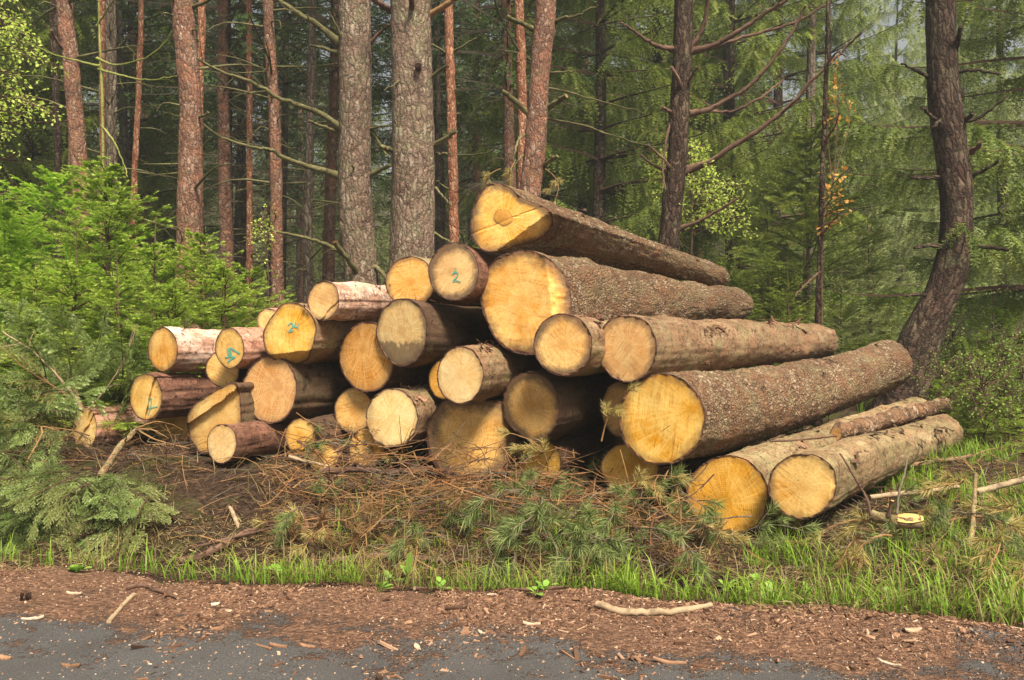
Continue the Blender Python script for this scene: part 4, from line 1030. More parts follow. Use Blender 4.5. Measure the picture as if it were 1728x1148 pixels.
# the wood beyond: one mass
def far_wood():
    rng = np.random.default_rng(9); mb = MB()
    low = MB()
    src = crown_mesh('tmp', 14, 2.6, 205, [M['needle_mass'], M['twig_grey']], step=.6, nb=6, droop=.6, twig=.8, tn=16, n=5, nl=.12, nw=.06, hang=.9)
    nv = len(src.vertices); co = np.zeros(nv * 3, np.float32); src.vertices.foreach_get('co', co); co = co.reshape(-1, 3)
    tris = [p.vertices[:] for p in src.polygons if len(p.vertices) == 3]; tris = np.array(tris)
    quads = np.array([p.vertices[:] for p in src.polygons if len(p.vertices) == 4])
    for D, cnt in ((36, 26), (41, 30), (46, 32), (52, 36), (60, 40)):
        for px in np.linspace(-500, 2250, cnt):
            if D == 36 and 1380 < px < 1640: continue
            px = px + rng.normal(0, 25); d = D + rng.normal(0, 1.5); x = (px - 864) / F * d
            a = rng.random() * 6.28; s = rng.uniform(.9, 1.35)
            q = co * s; q = np.stack((q[:, 0] * math.cos(a) - q[:, 1] * math.sin(a), q[:, 0] * math.sin(a) + q[:, 1] * math.cos(a), q[:, 2]), -1) + np.array((x, d, gzs(x, d) - .2))
            mb.add(q, tris, 0); 
            mb.add(q, quads, 1)
    o = mb.build('distant_wood', [M['needle_mass'], M['twig_grey']]); tag(o, 'far conifer wood closing the view behind all the single trees', 'wood', kind='stuff')
    bpy.data.meshes.remove(src)
far_wood()

# ------------------------------------------------------------------ young spruces
MY = [M['needle_young'], M['branch_brown']]
def young_mesh(name, H, R, seed, mats, step=.15, nb=5, n=10, nl=.024, nw=.0075, lat=12, up=.62, tipk=.95, droopk=.0):
    rng = np.random.default_rng(seed); mb = MB()
    P0s, Ds, Us, Ls, Ts = [], [], [], [], []
    z = .05
    while z < H - .1:
        f = z / H; Rz = R * (1 - f) ** .85 + .06
        for k in range(nb):
            az = rng.random() * 6.283; Lb = Rz * rng.uniform(.65, 1.15); m = 7; s = np.linspace(0, 1, m)
            ax = az + rng.normal(0, .1) * s
            dz = Lb * (up * s * (.5 + f) - .28 * s ** 2 + .12 * s ** 3 - droopk * s ** 2)
            pts = np.stack((np.cos(ax) * s * Lb, np.sin(ax) * s * Lb, z + dz), -1); polysticks(mb, pts, .008, .003, 1)
            seg = pts[1:] - pts[:-1]
            P0s.append(pts[2:-1]); Ds.append(seg[2:]); Ls.append(np.full(m - 3, Lb / (m - 1) * 1.05)); Us.append(np.tile((0, 0, 1.0), (m - 3, 1))); Ts.append(np.zeros(m - 3) + .2)
            P0s.append(pts[-1:]); Ds.append(seg[-1:]); Ls.append(np.array([Lb * .16])); Us.append(np.array([(0, 0, 1.0)])); Ts.append(np.array([tipk]))
            nl_ = max(3, int(lat * Lb / R))
            for sg in (-1, 1):
                u = np.sort(rng.uniform(.15, .95, nl_)); i = np.clip((u * (m - 1)).astype(int), 0, m - 2)
                p = pts[i] + (pts[i + 1] - pts[i]) * (u * (m - 1) - i)[:, None]
                bd = nrm(pts[i + 1] - pts[i]); sd = nrm(np.cross(bd, (0, 0, 1.0))) * sg
                d = nrm(bd * .8 + sd * .75 + rng.normal(0, .2, p.shape) + np.array((0, 0, -.08 - droopk)))
                ll = Lb * .42 * (1 - .65 * u) * rng.uniform(.7, 1.2, nl_) + .04
                P0s.append(p); Ds.append(d); Ls.append(ll); Us.append(np.tile((0, 0, 1.0), (nl_, 1)) + rng.normal(0, .45, (nl_, 3))); Ts.append(tipk * rng.uniform(.3, 1, nl_))
                sticks(mb, p, p + d * ll[:, None], .003, 1, .001)
                # second order
                for h in (.35, .6):
                    for sg2 in (-1, 1):
                        d2 = nrm(d * .8 + np.cross(d, (0, 0, 1.0)) * sg2 * .8 + rng.normal(0, .1, p.shape))
                        P0s.append(p + d * (ll * h)[:, None]); Ds.append(d2); Ls.append(ll * .42); Us.append(np.tile((0, 0, 1.0), (nl_, 1)) + rng.normal(0, .45, (nl_, 3))); Ts.append(tipk * rng.uniform(.2, 1, nl_))
        z += step * rng.uniform(.75, 1.25) * (1 - .3 * f)
    # leader
    P0s.append(np.array([(0, 0, H - .25)])); Ds.append(np.array([(0, 0, 1.0)])); Ls.append(np.array([.3])); Us.append(np.array([(0, 1.0, 0)])); Ts.append(np.array([tipk]))
    feather(mb, np.concatenate(P0s), np.concatenate(Ds), np.concatenate(Us), np.concatenate(Ls), n, nl, nw, droop=.05, rng=rng, tipv=np.concatenate(Ts))
    return mb.mesh(name, mats)
YM = [young_mesh('crown', 2.3, 1.15, 401, MY), young_mesh('crown', 2.0, 1.25, 402, MY, nb=5)]
YT = straight_trunk('trunk', 2.35, .028, M['branch_brown'], 9, 8)
def young(label, px, top, D, v, s=None, mats=None, name='young_spruce', group=None):
    x, y, z = place(px, D); ztop = P(px, top, D)[2]; H = (2.3, 2.0)[v]
    s = (ztop - z) / H
    r = empty(name, (x, y, z), (px * 1.7) % 6.28); tag(r, label, 'young tree', group)
    me = YM[v]
    if mats:
        me = me.copy(); me.materials.clear(); [me.materials.append(m) for m in mats]
    t = link('trunk', YT, r); c = link('crown', me, r); t.scale = c.scale = (s, s, s)
    return r
M['needle_lit'] = leaf_mat('young_spruce_sunlit_growth', hexc('82ad2c'), hexc('aecf42'), hexc('dcea70'), transl=.55)  # young needles again, sunlight painted in as a brighter green
ML = [M['needle_lit'], M['branch_brown']]
young('young spruce with a tall leader in front of the grey pine at the left', 185, 268, 8.0, 0)
young('young spruce with its leader before the foot of the big russet pine', 347, 385, 7.7, 0)
young('low young spruce spreading right, nearest the upper end of the stack', 425, 450, 8.6, 1)
young('bright yellow green young spruce behind the others at the left', 105, 285, 9.3, 1, mats=ML)
young('fresh green young spruce at the left edge', 15, 330, 8.2, 0, mats=ML)
young('low dark young spruce between the tall leader and the big russet pine', 265, 410, 7.4, 1)
young('young spruce close behind the cut boughs at the left edge', 60, 450, 7.2, 0)
young('sunlit young spruce in the clearing by the very thin dark tree', 1365, 195, 12.5, 0, mats=[M['needle'], M['branch_brown']])
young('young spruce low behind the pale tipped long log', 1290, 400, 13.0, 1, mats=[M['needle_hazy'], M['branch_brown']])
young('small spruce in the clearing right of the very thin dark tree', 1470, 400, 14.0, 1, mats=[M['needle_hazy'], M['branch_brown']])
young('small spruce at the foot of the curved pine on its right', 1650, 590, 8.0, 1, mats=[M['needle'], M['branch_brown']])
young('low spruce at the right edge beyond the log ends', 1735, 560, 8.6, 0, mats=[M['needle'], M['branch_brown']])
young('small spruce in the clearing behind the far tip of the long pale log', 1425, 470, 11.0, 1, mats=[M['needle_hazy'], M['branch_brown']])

GU = 'young spruces in the undergrowth right of the curved pine'
for px, top, D, v in ((1600, 610, 9.6, 1), (1680, 520, 9.4, 1), (1720, 610, 7.6, 1), (1585, 640, 7.9, 1), (1640, 640, 7.2, 1), (1700, 670, 6.9, 1), (1560, 560, 11.5, 0), (1500, 540, 11, 1), (1330, 470, 10.5, 1), (1230, 430, 12, 0)):
    if px > 1520: young('small fresh green spruce in the undergrowth right of the curved pine', px, top, D, v, group=GU)
    else: young({1500: 'small spruce in the clearing left of the foot of the curved pine', 1330: 'small spruce just behind the far end of the huge central log', 1230: 'young spruce behind the tip of the topmost log'}[px], px, top, D, v, mats=[M['needle'], M['branch_brown']])
GY = 'fresh young spruces making a thicket behind the stack at the left'
for px, top, D, v in ((-30, 300, 9.0, 0), (225, 370, 8.8, 0), (375, 445, 7.4, 1), (120, 440, 7.0, 1), (200, 470, 6.9, 1), (-20, 430, 7.1, 1), (290, 480, 6.9, 1)):
    young('fresh green young spruce in the thicket behind the stack at the left', px, top, D, v, group=GY, mats=ML if px in (-30, 225) else None)

# ------------------------------------------------------------------ broadleaf sprays
def leaves(mb, P0, D, size, rng, mat=0, tip=None):
    N = len(P0); D = nrm(D); U = nrm(rng.normal(0, .6, (N, 3)) + np.array((0, 0, 1.0))); S = nrm(np.cross(D, U)); U = np.cross(S, D)
    sz = (size * rng.uniform(.6, 1.25, N))[:, None]
    V = np.stack((P0, P0 + D * sz * .5 + S * sz * .36 + U * sz * .08, P0 + D * sz, P0 + D * sz * .5 - S * sz * .36 + U * sz * .08), 1).reshape(-1, 3)
    b = np.arange(N)[:, None] * 4
    mb.add(V, np.concatenate((b + np.array([[0, 1, 2]]), b + np.array([[0, 2, 3]]))), mat, tip=np.repeat(rng.random(N), 4))

def leafy(label, name, D, stem, r, boxes, nbr, nleaf, size, lmat, seed, cat='young tree', bmat='branch_brown'):
    """stem through photograph points; limbs end inside the given photograph boxes, leaves along them"""
    rng = np.random.default_rng(seed)
    q = np.array([P(x, y, D) for x, y in stem]); g = gzs(q[0, 0], D); base = np.array((q[0, 0], D, g))
    if q[0, 2] > g: q = np.vstack((base, q))
    s = spline(q, 40); root = empty(name, tuple(base)); tag(root, label, cat)
    mb = MB(); add_tube(mb, s - base, np.linspace(r, r * .3, 40), 8, 0, seed=seed, wob=.1)
    mb.build('stem', M[bmat], root, smooth=True)
    mt = MB(); P0, Dd = [], []
    for k in range(nbr):
        bx = boxes[k % len(boxes)]
        e = P(rng.uniform(bx[0], bx[2]), rng.uniform(bx[1], bx[3]), D + rng.normal(0, .45))
        cand = s[s[:, 2] < e[2] + .25]; cand = cand if len(cand) else s[:1]
        st = cand[np.argmin(np.linalg.norm(cand - e, axis=1) + rng.random(len(cand)) * .25)]
        mid = (st + e) / 2 + np.array((0, 0, .12 * np.linalg.norm(e - st))) + rng.normal(0, .05, 3)
        c = spline(np.array((st, mid, e)), 8); polysticks(mt, c - base, .006, .0018, 1)
        u = rng.uniform(.35, 1, nleaf); i = np.clip((u * 7).astype(int), 0, 6); p = c[i] + (c[i + 1] - c[i]) * (u * 7 - i)[:, None]
        d = nrm(nrm(c[i + 1] - c[i]) * .5 + rng.normal(0, .7, (nleaf, 3)) + np.array((0, 0, -.15)))
        off = rng.uniform(.01, .09, (nleaf, 1)) * d
        P0.append(p + off - base); Dd.append(d); sticks(mt, p - base, p + off - base, .0012, 1, .0008)
    leaves(mt, np.concatenate(P0), np.concatenate(Dd), size, rng)
    mt.build('foliage', [M[lmat], M[bmat]], root)
    return root
leafy('yellow green birch leaves on thin twigs hanging in at the upper left', 'birch_tree', 7.3, [(-60, 560), (-55, 300), (-40, 100), (-30, -40)], .03, [(-30, 30, 75, 130), (0, 100, 105, 210), (-20, 160, 60, 260), (0, 10, 60, 60), (20, 180, 110, 220)], 46, 22, .034, 'leaf_birch', 501, 'tree')
leafy('bright leafed birch sapling behind the dark pine with bare limbs', 'birch_sapling', 10.4, [(1165, 470), (1168, 380), (1165, 300), (1160, 245)], .02, [(1090, 290, 1160, 410), (1160, 240, 1200, 330), (1170, 300, 1280, 400), (1080, 270, 1130, 310), (1200, 330, 1280, 400)], 80, 26, .042, 'leaf_birch', 502, 'young tree')
leafy('little leafy bush with bright leaves by the foot of the slim grey pine', 'leafy_bush', 8.4, [(452, 460), (446, 400), (442, 370)], .01, [(415, 370, 465, 430), (425, 355, 460, 400)], 12, 16, .03, 'leaf_birch', 503, 'bush')
leafy('cluster of orange dead leaves hanging on the very thin dark tree', 'dead_leaf_spray', 8.25, [(1388, 400), (1400, 330), (1408, 300)], .004, [(1395, 300, 1435, 350), (1398, 335, 1425, 380), (1395, 100, 1418, 170)], 12, 12, .05, 'leaf_dead', 504, 'leaves')

GB_ = 'low leafy shrubs at the right behind the log ends'
for k, (px, py, D) in enumerate(((1590, 700, 8.0), (1640, 690, 7.8), (1690, 680, 7.6), (1730, 700, 7.2), (1660, 720, 7.0), (1610, 640, 9.2), (1705, 640, 8.8))):
    r = leafy('low leafy green shrub behind the log ends at the right', 'shrub', D, [(px, py + 20), (px + 4, py - 30), (px - 3, py - 70)], .008, [(px - 60, py - 90, px + 10, py), (px - 15, py - 110, px + 60, py - 10), (px - 50, py - 50, px + 50, py + 15)], 34, 18, .024, 'shrub_leaf', 520 + k, 'shrub'); r['group'] = GB_
# ------------------------------------------------------------------ cut boughs, brush, grass, litter
def ghit(px, py, lift=0.0):
    """ground point under a photograph pixel"""
    px = np.atleast_1d(np.asarray(px, float)); py = np.atleast_1d(np.asarray(py, float))
    ray = np.stack(((px - 864) / F, np.ones(len(px)), -(py - 574) / F), -1)
    D = np.full(len(px), 2.5); done = np.zeros(len(px), bool)
    for k in range(260):
        if done.all(): break
        p = ray * D[:, None]; under = (p[:, 2] + CAMZ) <= gz(p[:, 0], p[:, 1])
        done |= under; D = np.where(done, D, D + .03)
    p = ray * D[:, None]; p[:, 2] = gz(p[:, 0], p[:, 1]) + lift
    return p

def bough_mesh(name, L, seed, mats, nl=.021, nw=.0042, n=22, lat=11, droop=.15, width=.42, bare=.18, tipk=.9):
    rng = np.random.default_rng(seed); mb = MB(); m = 10; s = np.linspace(0, 1, m)
    pts = np.stack((s * L, .05 * L * np.sin(s * 3 + seed), -droop * L * s ** 2 + .02 * np.sin(s * 7)), -1)
    V, Fq, uv = tube(pts, np.linspace(.010, .002, m), 6); mb.add(V, Fq, 1)
    P0s, Ds, Us, Ls, Ts = [pts[4:-1]], [pts[5:] - pts[4:-1]], [np.tile((0, 0, 1.0), (m - 5, 1))], [np.full(m - 5, L / (m - 1))], [np.zeros(m - 5)]
    for sg in (-1, 1):
        u = np.sort(rng.uniform(bare, .97, lat)); i = np.clip((u * (m - 1)).astype(int), 0, m - 2)
        p = pts[i] + (pts[i + 1] - pts[i]) * (u * (m - 1) - i)[:, None]; bd = nrm(pts[i + 1] - pts[i])
        d = nrm(bd * .8 + np.array((0, sg * .8, 0)) + rng.normal(0, .14, p.shape) + np.array((0, 0, -droop * .6)))
        ll = L * width * (1 - .7 * u) * rng.uniform(.6, 1.2, lat) + .04
        P0s.append(p); Ds.append(d); Ls.append(ll); Us.append(np.tile((0, 0, 1.0), (lat, 1))); Ts.append(tipk * rng.uniform(.2, 1, lat))
        sticks(mb, p, p + d * (ll * .96)[:, None] - np.array((0, 0, 1.0)) * (droop * ll * .8)[:, None], .0035, 1, .001)
        for h in (.28, .5, .72):
            for s2 in (-1, 1):
                d2 = nrm(d * .85 + np.cross(d, (0, 0, 1.0)) * s2 * .8 + rng.normal(0, .12, p.shape) + np.array((0, 0, -droop * .5)))
                l2 = ll * .42 * (1.2 - h) * rng.uniform(.6, 1.2, lat)
                p2 = p + d * (ll * h)[:, None] - np.array((0, 0, 1.0)) * (droop * ll * h * h)[:, None]
                P0s.append(p2); Ds.append(d2); Ls.append(l2); Us.append(np.tile((0, 0, 1.0), (lat, 1))); Ts.append(tipk * rng.uniform(.2, 1, lat))
                sticks(mb, p2, p2 + d2 * (l2 * .95)[:, None], .002, 1, .0008)
    feather(mb, np.concatenate(P0s), np.concatenate(Ds), np.concatenate(Us), np.concatenate(Ls), n, nl, nw, droop=droop, rng=rng, tipv=np.concatenate(Ts), ang=.7, flat=.3)
    return mb.mesh(name, mats)

def orient(o, a, b, L, roll=0.0):
    """lay an object that runs along +X from a to b"""
    a, b = np.asarray(a, float), np.asarray(b, float)
    x = Vector(b - a); ln = x.length; x.normalize()
    up = Vector((0, 0, 1)); y = up.cross(x)
    if y.length < .05: y = Vector((0, 1, 0))
    y.normalize(); z = x.cross(y)
    from mathutils import Matrix
    Mx = Matrix((x, y, z)).transposed().to_4x4() @ Matrix.Rotation(roll, 4, 'X')
    s = ln / L
    o.matrix_world = Matrix.Translation(Vector(a)) @ Mx @ Matrix.Diagonal((s, s, s, 1))

BS = [bough_mesh('bough', 1.0, 601 + k, [M['needle_silver'], M['branch_green']], droop=dr) for k, dr in enumerate((.05, .18, .3))]
BO = [bough_mesh('bough', 1.0, 611 + k, [M['needle_olive'], M['branch_brown']], droop=dr, nl=.019, nw=.005, lat=15, n=26) for k, dr in enumerate((.2, .38, .5))]
BB = [bough_mesh('bough', 1.0, 621, [M['needle_silver'], M['twig_tan']], droop=.08, n=5, nl=.02, bare=.1)]
def bough(label, a, b, mesh, roll, group, name='spruce_bough'):
    o = link(name, mesh); tag(o, label, 'bough', group); orient(o, a, b, 1.0, roll); return o
rg = random.Random(3)
GB = 'cut spruce boughs piled left of the stack'
for k, (a, b, D0, D1) in enumerate((((138, 700), (2, 562), 6.1, 5.7), ((140, 690), (88, 520), 6.2, 6.0), ((185, 690), (240, 545), 6.5, 6.2), ((120, 690), (170, 535), 6.4, 6.1), ((150, 740), (0, 690), 6.1, 5.7),
        ((130, 720), (15, 630), 6.3, 5.9), ((110, 650), (20, 520), 6.6, 6.3), ((190, 640), (150, 530), 6.6, 6.4), ((90, 720), (-30, 590), 6.2, 5.7), ((160, 680), (215, 600), 6.6, 6.5))):
    me = BB[0] if k in (0, 4) else BS[k % 3]
    lab = ('half bare spruce bough standing up from the leftmost log, its pale stem forking' if k == 0 else 'half bare spruce bough lying out left of the leftmost log' if k == 4 else 'cut spruce bough with pale undersides propped up left of the stack')
    bough(lab, P(*a, D0), P(*b, D1), me, rg.uniform(.6, 1.5) * rg.choice((-1, 1)), GB if k not in (0, 4) else None)
for k in range(46):
    a = (rg.uniform(-60, 250), rg.uniform(600, 760)); b = (a[0] + rg.uniform(-150, 70), a[1] - rg.uniform(-10, 130)); D = rg.uniform(6.5, 7.3) if a[0] > 105 else rg.uniform(5.8, 7.0)
    bough('cut spruce bough with pale undersides propped up left of the stack', P(*a, D), P(*b, D - rg.uniform(.1, .5)), BS[k % 3], rg.uniform(-1.3, 1.3), GB)
GL = 'olive spruce boughs heaped on the bank at the lower left'
for k in range(210):
    px, py = rg.uniform(-70, 245), rg.uniform(765, 915)
    if px > 120 and py < 835: continue
    g = ghit(px, py)[0]; h = rg.uniform(.03, .42) * (1 - abs(px - 100) / 330)
    a = g + np.array((0, .1, h)); l = rg.uniform(.28, .62); th = rg.uniform(-3.5, .5)
    b = a + np.array((math.cos(th) * l, math.sin(th) * l * .8, -l * rg.uniform(-.12, .5)))
    b[2] = max(b[2], gzs(b[0], b[1]) + .05)
    bx, by = 864 + F * b[0] / b[1], 574 - F * (b[2] - CAMZ) / b[1]; hy = 574 - F * (a[2] - CAMZ) / a[1]
    if (bx > 105 and by < 790) or bx > 300 or (px > 100 and hy < 785): continue
    bough('olive green cut spruce bough drooping towards the road at the lower left', a, b, rg.choice(BO[:2] + BS[:2]), rg.uniform(-1.1, 1.1), GL)

# ---- pine twigs with long needles
def tuft_mesh(name, seed, mats, shoots=6, L=.5, nlen=.085):
    rng = np.random.default_rng(seed); mb = MB()
    m = 7; s = np.linspace(0, 1, m); pts = np.stack((s * L, .06 * np.sin(s * 4 + seed), .08 * np.sin(s * 3) - .10 * s ** 2), -1)
    V, Fq, uv = tube(pts, np.linspace(.006, .003, m), 6); mb.add(V, Fq, 1)
    ends = [(pts[-1], nrm(pts[-1] - pts[-2]))]
    for k in range(shoots):
        i = rng.integers(2, m - 1); d = nrm(nrm(pts[i + 1] - pts[i]) * .9 + rng.normal(0, .55, 3)); l = rng.uniform(.08, .2)
        e = pts[i] + d * l; polysticks(mb, np.array([pts[i], (pts[i] + e) / 2 + rng.normal(0, .01, 3), e]), .0035, .0025, 1); ends.append((e, d))
    for e, d in ends:
        n = 70; back = rng.uniform(0, .085, n); q = rng.normal(0, 1, (n, 3)); q = nrm(q - (q @ d)[:, None] * d)
        nd = nrm(d * rng.uniform(.45, 1.3, (n, 1)) + q * .75 + np.array((0, 0, -.12)))
        b0 = e - d * back[:, None]; ln = nlen * rng.uniform(.65, 1.15, (n, 1)); wv = nrm(np.cross(nd, rng.normal(0, 1, (n, 3)))) * .0016
        mid = b0 + nd * ln * .55; tip = b0 + nd * ln + np.array((0, 0, -.10)) * ln
        V = np.stack((b0 - wv, b0 + wv, mid + wv * .9, mid - wv * .9, tip), 1).reshape(-1, 3); bb = np.arange(n)[:, None] * 5
        tv = np.repeat(rng.random(n) * .8, 5)
        k0 = mb.n; mb.add(V, bb + np.array([[0, 1, 2, 3]]), 0, tip=tv); mb.F3.append(bb + np.array([[3, 2, 4]]) + k0); mb.m3.append(np.zeros(n))
    return mb.mesh(name, mats)
TG = [tuft_mesh('pine_twig', 700 + k, [M['needle_pine'], M['twig_grey']]) for k in range(3)]
TY = [tuft_mesh('pine_twig', 710 + k, [M['needle_pine_yel'], M['twig_tan']], 4) for k in range(2)]
TD = [tuft_mesh('pine_twig', 720 + k, [M['needle_pine_dry'], M['twig_tan']], 4) for k in range(2)]
def pine_twig(px, py, kind, lift, length, th, dz, group=None):
    g = ghit(px, py)[0]; a = g + np.array((0, .05, lift))
    b = a + np.array((math.cos(th) * length, -abs(math.sin(th)) * length, dz))
    b[2] = max(b[2], gzs(b[0], b[1]) + .03)
    me, lab = {'g': (rg.choice(TG), 'green pine twig with long needle tufts in the brush before the stack'), 'y': (rg.choice(TY), 'yellowing pine twig with long needle tufts in the brush before the stack'), 'd': (rg.choice(TD), 'dry orange brown pine twig in the brush before the stack')}[kind]
    o = link('pine_twig', me); tag(o, lab, 'twig', {'g': 'green pine twigs in the brush', 'y': 'yellowing pine twigs in the brush', 'd': 'dry brown pine twigs in the brush'}[kind])
    orient(o, a, b, .5, rg.uniform(-1, 1))
for k in range(80):
    px = rg.uniform(800, 1300); py = rg.uniform(790, 965)
    if px > 1140 and py < 905: continue
    pine_twig(px, py, rg.choices('gyd', (8, 2.5, 2))[0], rg.uniform(.04, .2), rg.uniform(.28, .55), rg.uniform(-3.4, .3), rg.uniform(-.15, .12))
for k in range(26):
    px = rg.uniform(470, 800); py = rg.uniform(770, 950)
    pine_twig(px, py, rg.choices('gyd', (2.5, 2, 5))[0], rg.uniform(.03, .14), rg.uniform(.25, .45), rg.uniform(-3.4, .3), rg.uniform(-.12, .1))
for k in range(34):
    px = rg.uniform(1450, 1740); py = rg.uniform(690, 1000)
    if px < 1560 and py < 850: continue
    pine_twig(px, py, rg.choices('gyd', (4, 3, 1))[0], rg.uniform(.02, .12), rg.uniform(.25, .5), rg.uniform(-3.4, .3), rg.uniform(-.1, .1))
for px, py, D, th, kd in ((1015, 745, 5.0, 1.2, 'y'), (925, 800, 5.2, 2.2, 'y'), (860, 870, 4.9, 2.5, 'd'), (1045, 850, 4.8, .6, 'y'), (870, 270, 8.7, 4.4, 'y'), (845, 285, 8.7, 4.0, 'y'), (920, 285, 8.6, 5.1, 'y'), (1265, 870, 4.75, 3.6, 'g'), (1240, 910, 4.7, .3, 'g'), (1215, 895, 4.8, 4.2, 'y')):
    a = P(px, py, D); o = link('pine_twig', {'y': TY, 'd': TD, 'g': TG}[kd][0])
    lab = {870: 'pale pine spray hanging off the leaning pine trunk', 845: 'limp pale pine spray left of the leaning pine trunk', 920: 'pale pine spray right of the leaning pine trunk', 1015: 'yellowing pine tuft sticking up in the gap left of the thick scaly log'}.get(px)
    if lab and py < 800: tag(o, lab, 'twig')
    else: tag(o, {'g': 'green pine twig with long needle tufts in the brush before the stack', 'y': 'yellowing pine twig with long needle tufts in the brush before the stack', 'd': 'dry orange brown pine twig in the brush before the stack'}[kd], 'twig', {'g': 'green pine twigs in the brush', 'y': 'yellowing pine twigs in the brush', 'd': 'dry brown pine twigs in the brush'}[kd])
    orient(o, a, a + np.array((math.cos(th) * .4, -.1, math.sin(th) * .4)), .5, 0)

# ---- brown brush: thin dry twigs, more than one could count
def twig_heap(name, label, boxes, mats, seed, hmax=.25, lmin=.12, lmax=.5, r=.0034):
    rng = np.random.default_rng(seed); mb = MB()
    for (x0, y0, x1, y1, cnt) in boxes:
        g = ghit(rng.uniform(x0, x1, cnt), rng.uniform(y0, y1, cnt))
        for p in g:
            l = rng.uniform(lmin, lmax); th = rng.uniform(0, 6.28); el = rng.normal(.05, .35)
            d = np.array((math.cos(th) * math.cos(el), math.sin(th) * math.cos(el) * .7, math.sin(el)))
            b = rng.normal(0, .22, 3); h = rng.random() ** 1.6 * hmax
            a = p + (0, 0, h); n = 4
            s = np.linspace(-.5, .5, n + 1)[:, None]
            q = a + d * l * s + b * l * (.25 - s ** 2) * 1.2
            q[:, 2] = np.maximum(q[:, 2], p[2] - .02)
            rr = r * rng.uniform(.6, 1.5); mat = rng.integers(0, len(mats))
            polysticks(mb, q, rr, rr * .4, mat)
            for t in range(rng.integers(0, 4)):
                i = rng.integers(1, n); e = q[i] + nrm(nrm(q[i + 1] - q[i]) + rng.normal(0, .6, 3)) * l * rng.uniform(.2, .45)
                sticks(mb, q[i:i + 1], e[None], rr * .6, mat, rr * .25)
    o = mb.build(name, mats); return tag(o, label, 'brush', kind='stuff')
twig_heap('dry_brush', 'tangle of thin dry brown twigs before the bottom logs', [(470, 760, 900, 900, 700), (540, 720, 720, 800, 120), (800, 800, 1180, 960, 420)], [M['twig_tan'], plain_mat('dry_twig_orange', hexc('70492c'), hexc('9c7148'), 12), M['twig_tan'], M['twig_grey'], M['branch_brown']], 31, .36)
twig_heap('fallen_twigs', 'thin grey and brown twigs strewn over the bank', [(60, 735, 330, 810, 150), (230, 740, 560, 940, 90), (480, 880, 1200, 980, 330), (1250, 860, 1728, 1010, 170), (1480, 700, 1728, 860, 150)], [M['twig_grey'], M['branch_brown'], M['twig_tan']], 32, .10, .1, .45, .003)

def needle_carpet(name, label, boxes, mats, seed, ln=.055, w=.0022, hmax=.05):
    rng = np.random.default_rng(seed); mb = MB()
    for (x0, y0, x1, y1, cnt, mat) in boxes:
        g = ghit(rng.uniform(x0, x1, cnt), rng.uniform(y0, y1, cnt)); g[:, 2] += rng.random(cnt) ** 2 * hmax
        th = rng.uniform(0, 6.28, cnt); d = np.stack((np.cos(th), np.sin(th), rng.normal(.1, .3, cnt)), -1); l = ln * rng.uniform(.5, 1.5, (cnt, 1))
        s = np.stack((-np.sin(th), np.cos(th), rng.normal(0, .5, cnt)), -1) * w
        V = np.stack((g - s, g + s, g + d * l), 1).reshape(-1, 3)
        mb.add(V, np.arange(len(V)).reshape(-1, 3), mat, tip=np.repeat(rng.random(cnt), 3))
    return tag(mb.build(name, mats), label, 'litter', kind='stuff')
needle_carpet('needle_litter', 'fallen dry needles and stalks covering the bank', [(60, 735, 300, 800, 700, 0), (230, 745, 560, 960, 500, 0), (440, 770, 1250, 985, 9000, 0), (440, 770, 1250, 985, 4500, 1), (1250, 840, 1728, 1040, 5500, 1), (1480, 690, 1728, 850, 3000, 0), (0, 880, 480, 970, 2500, 1)], [M['needle_pine_dry'], M['grass_dry']], 41)

# ---- grass
def blades(mb, base, h, w, rng, mat=0, lean=.35):
    N = len(base); th = rng.uniform(0, 6.28, N); d = np.stack((np.cos(th), np.sin(th), np.zeros(N)), -1); s = np.stack((-np.sin(th), np.cos(th), np.zeros(N)), -1)
    k = np.abs(rng.normal(0, lean, N))[:, None]; h = h[:, None]; w = w[:, None] * .5
    up = np.array((0, 0, 1.0))
    m1 = base + up * h * .45 + d * h * k * .22; m2 = base + up * h * .8 + d * h * k * .62; t = base + up * h * (1 - .12 * np.minimum(k, 1.5)) + d * h * k * 1.1
    V = np.stack((base - s * w, base + s * w, m1 + s * w * .9, m1 - s * w * .9, m2 + s * w * .6, m2 - s * w * .6, t), 1).reshape(-1, 3)
    b = np.arange(N)[:, None] * 7; n0 = mb.n
    tv = np.stack((np.zeros(N), np.zeros(N), np.full(N, .2), np.full(N, .2), np.full(N, .6), np.full(N, .6), np.ones(N)), 1).reshape(-1) * np.repeat(rng.uniform(.2, 1, N), 7)
    mb.add(V, np.concatenate((b + np.array([[0, 1, 2, 3]]), b + np.array([[3, 2, 4, 5]]))), mat, tip=tv)
    mb.F3.append(b + np.array([[5, 4, 6]]) + n0); mb.m3.append(np.full(N, mat))
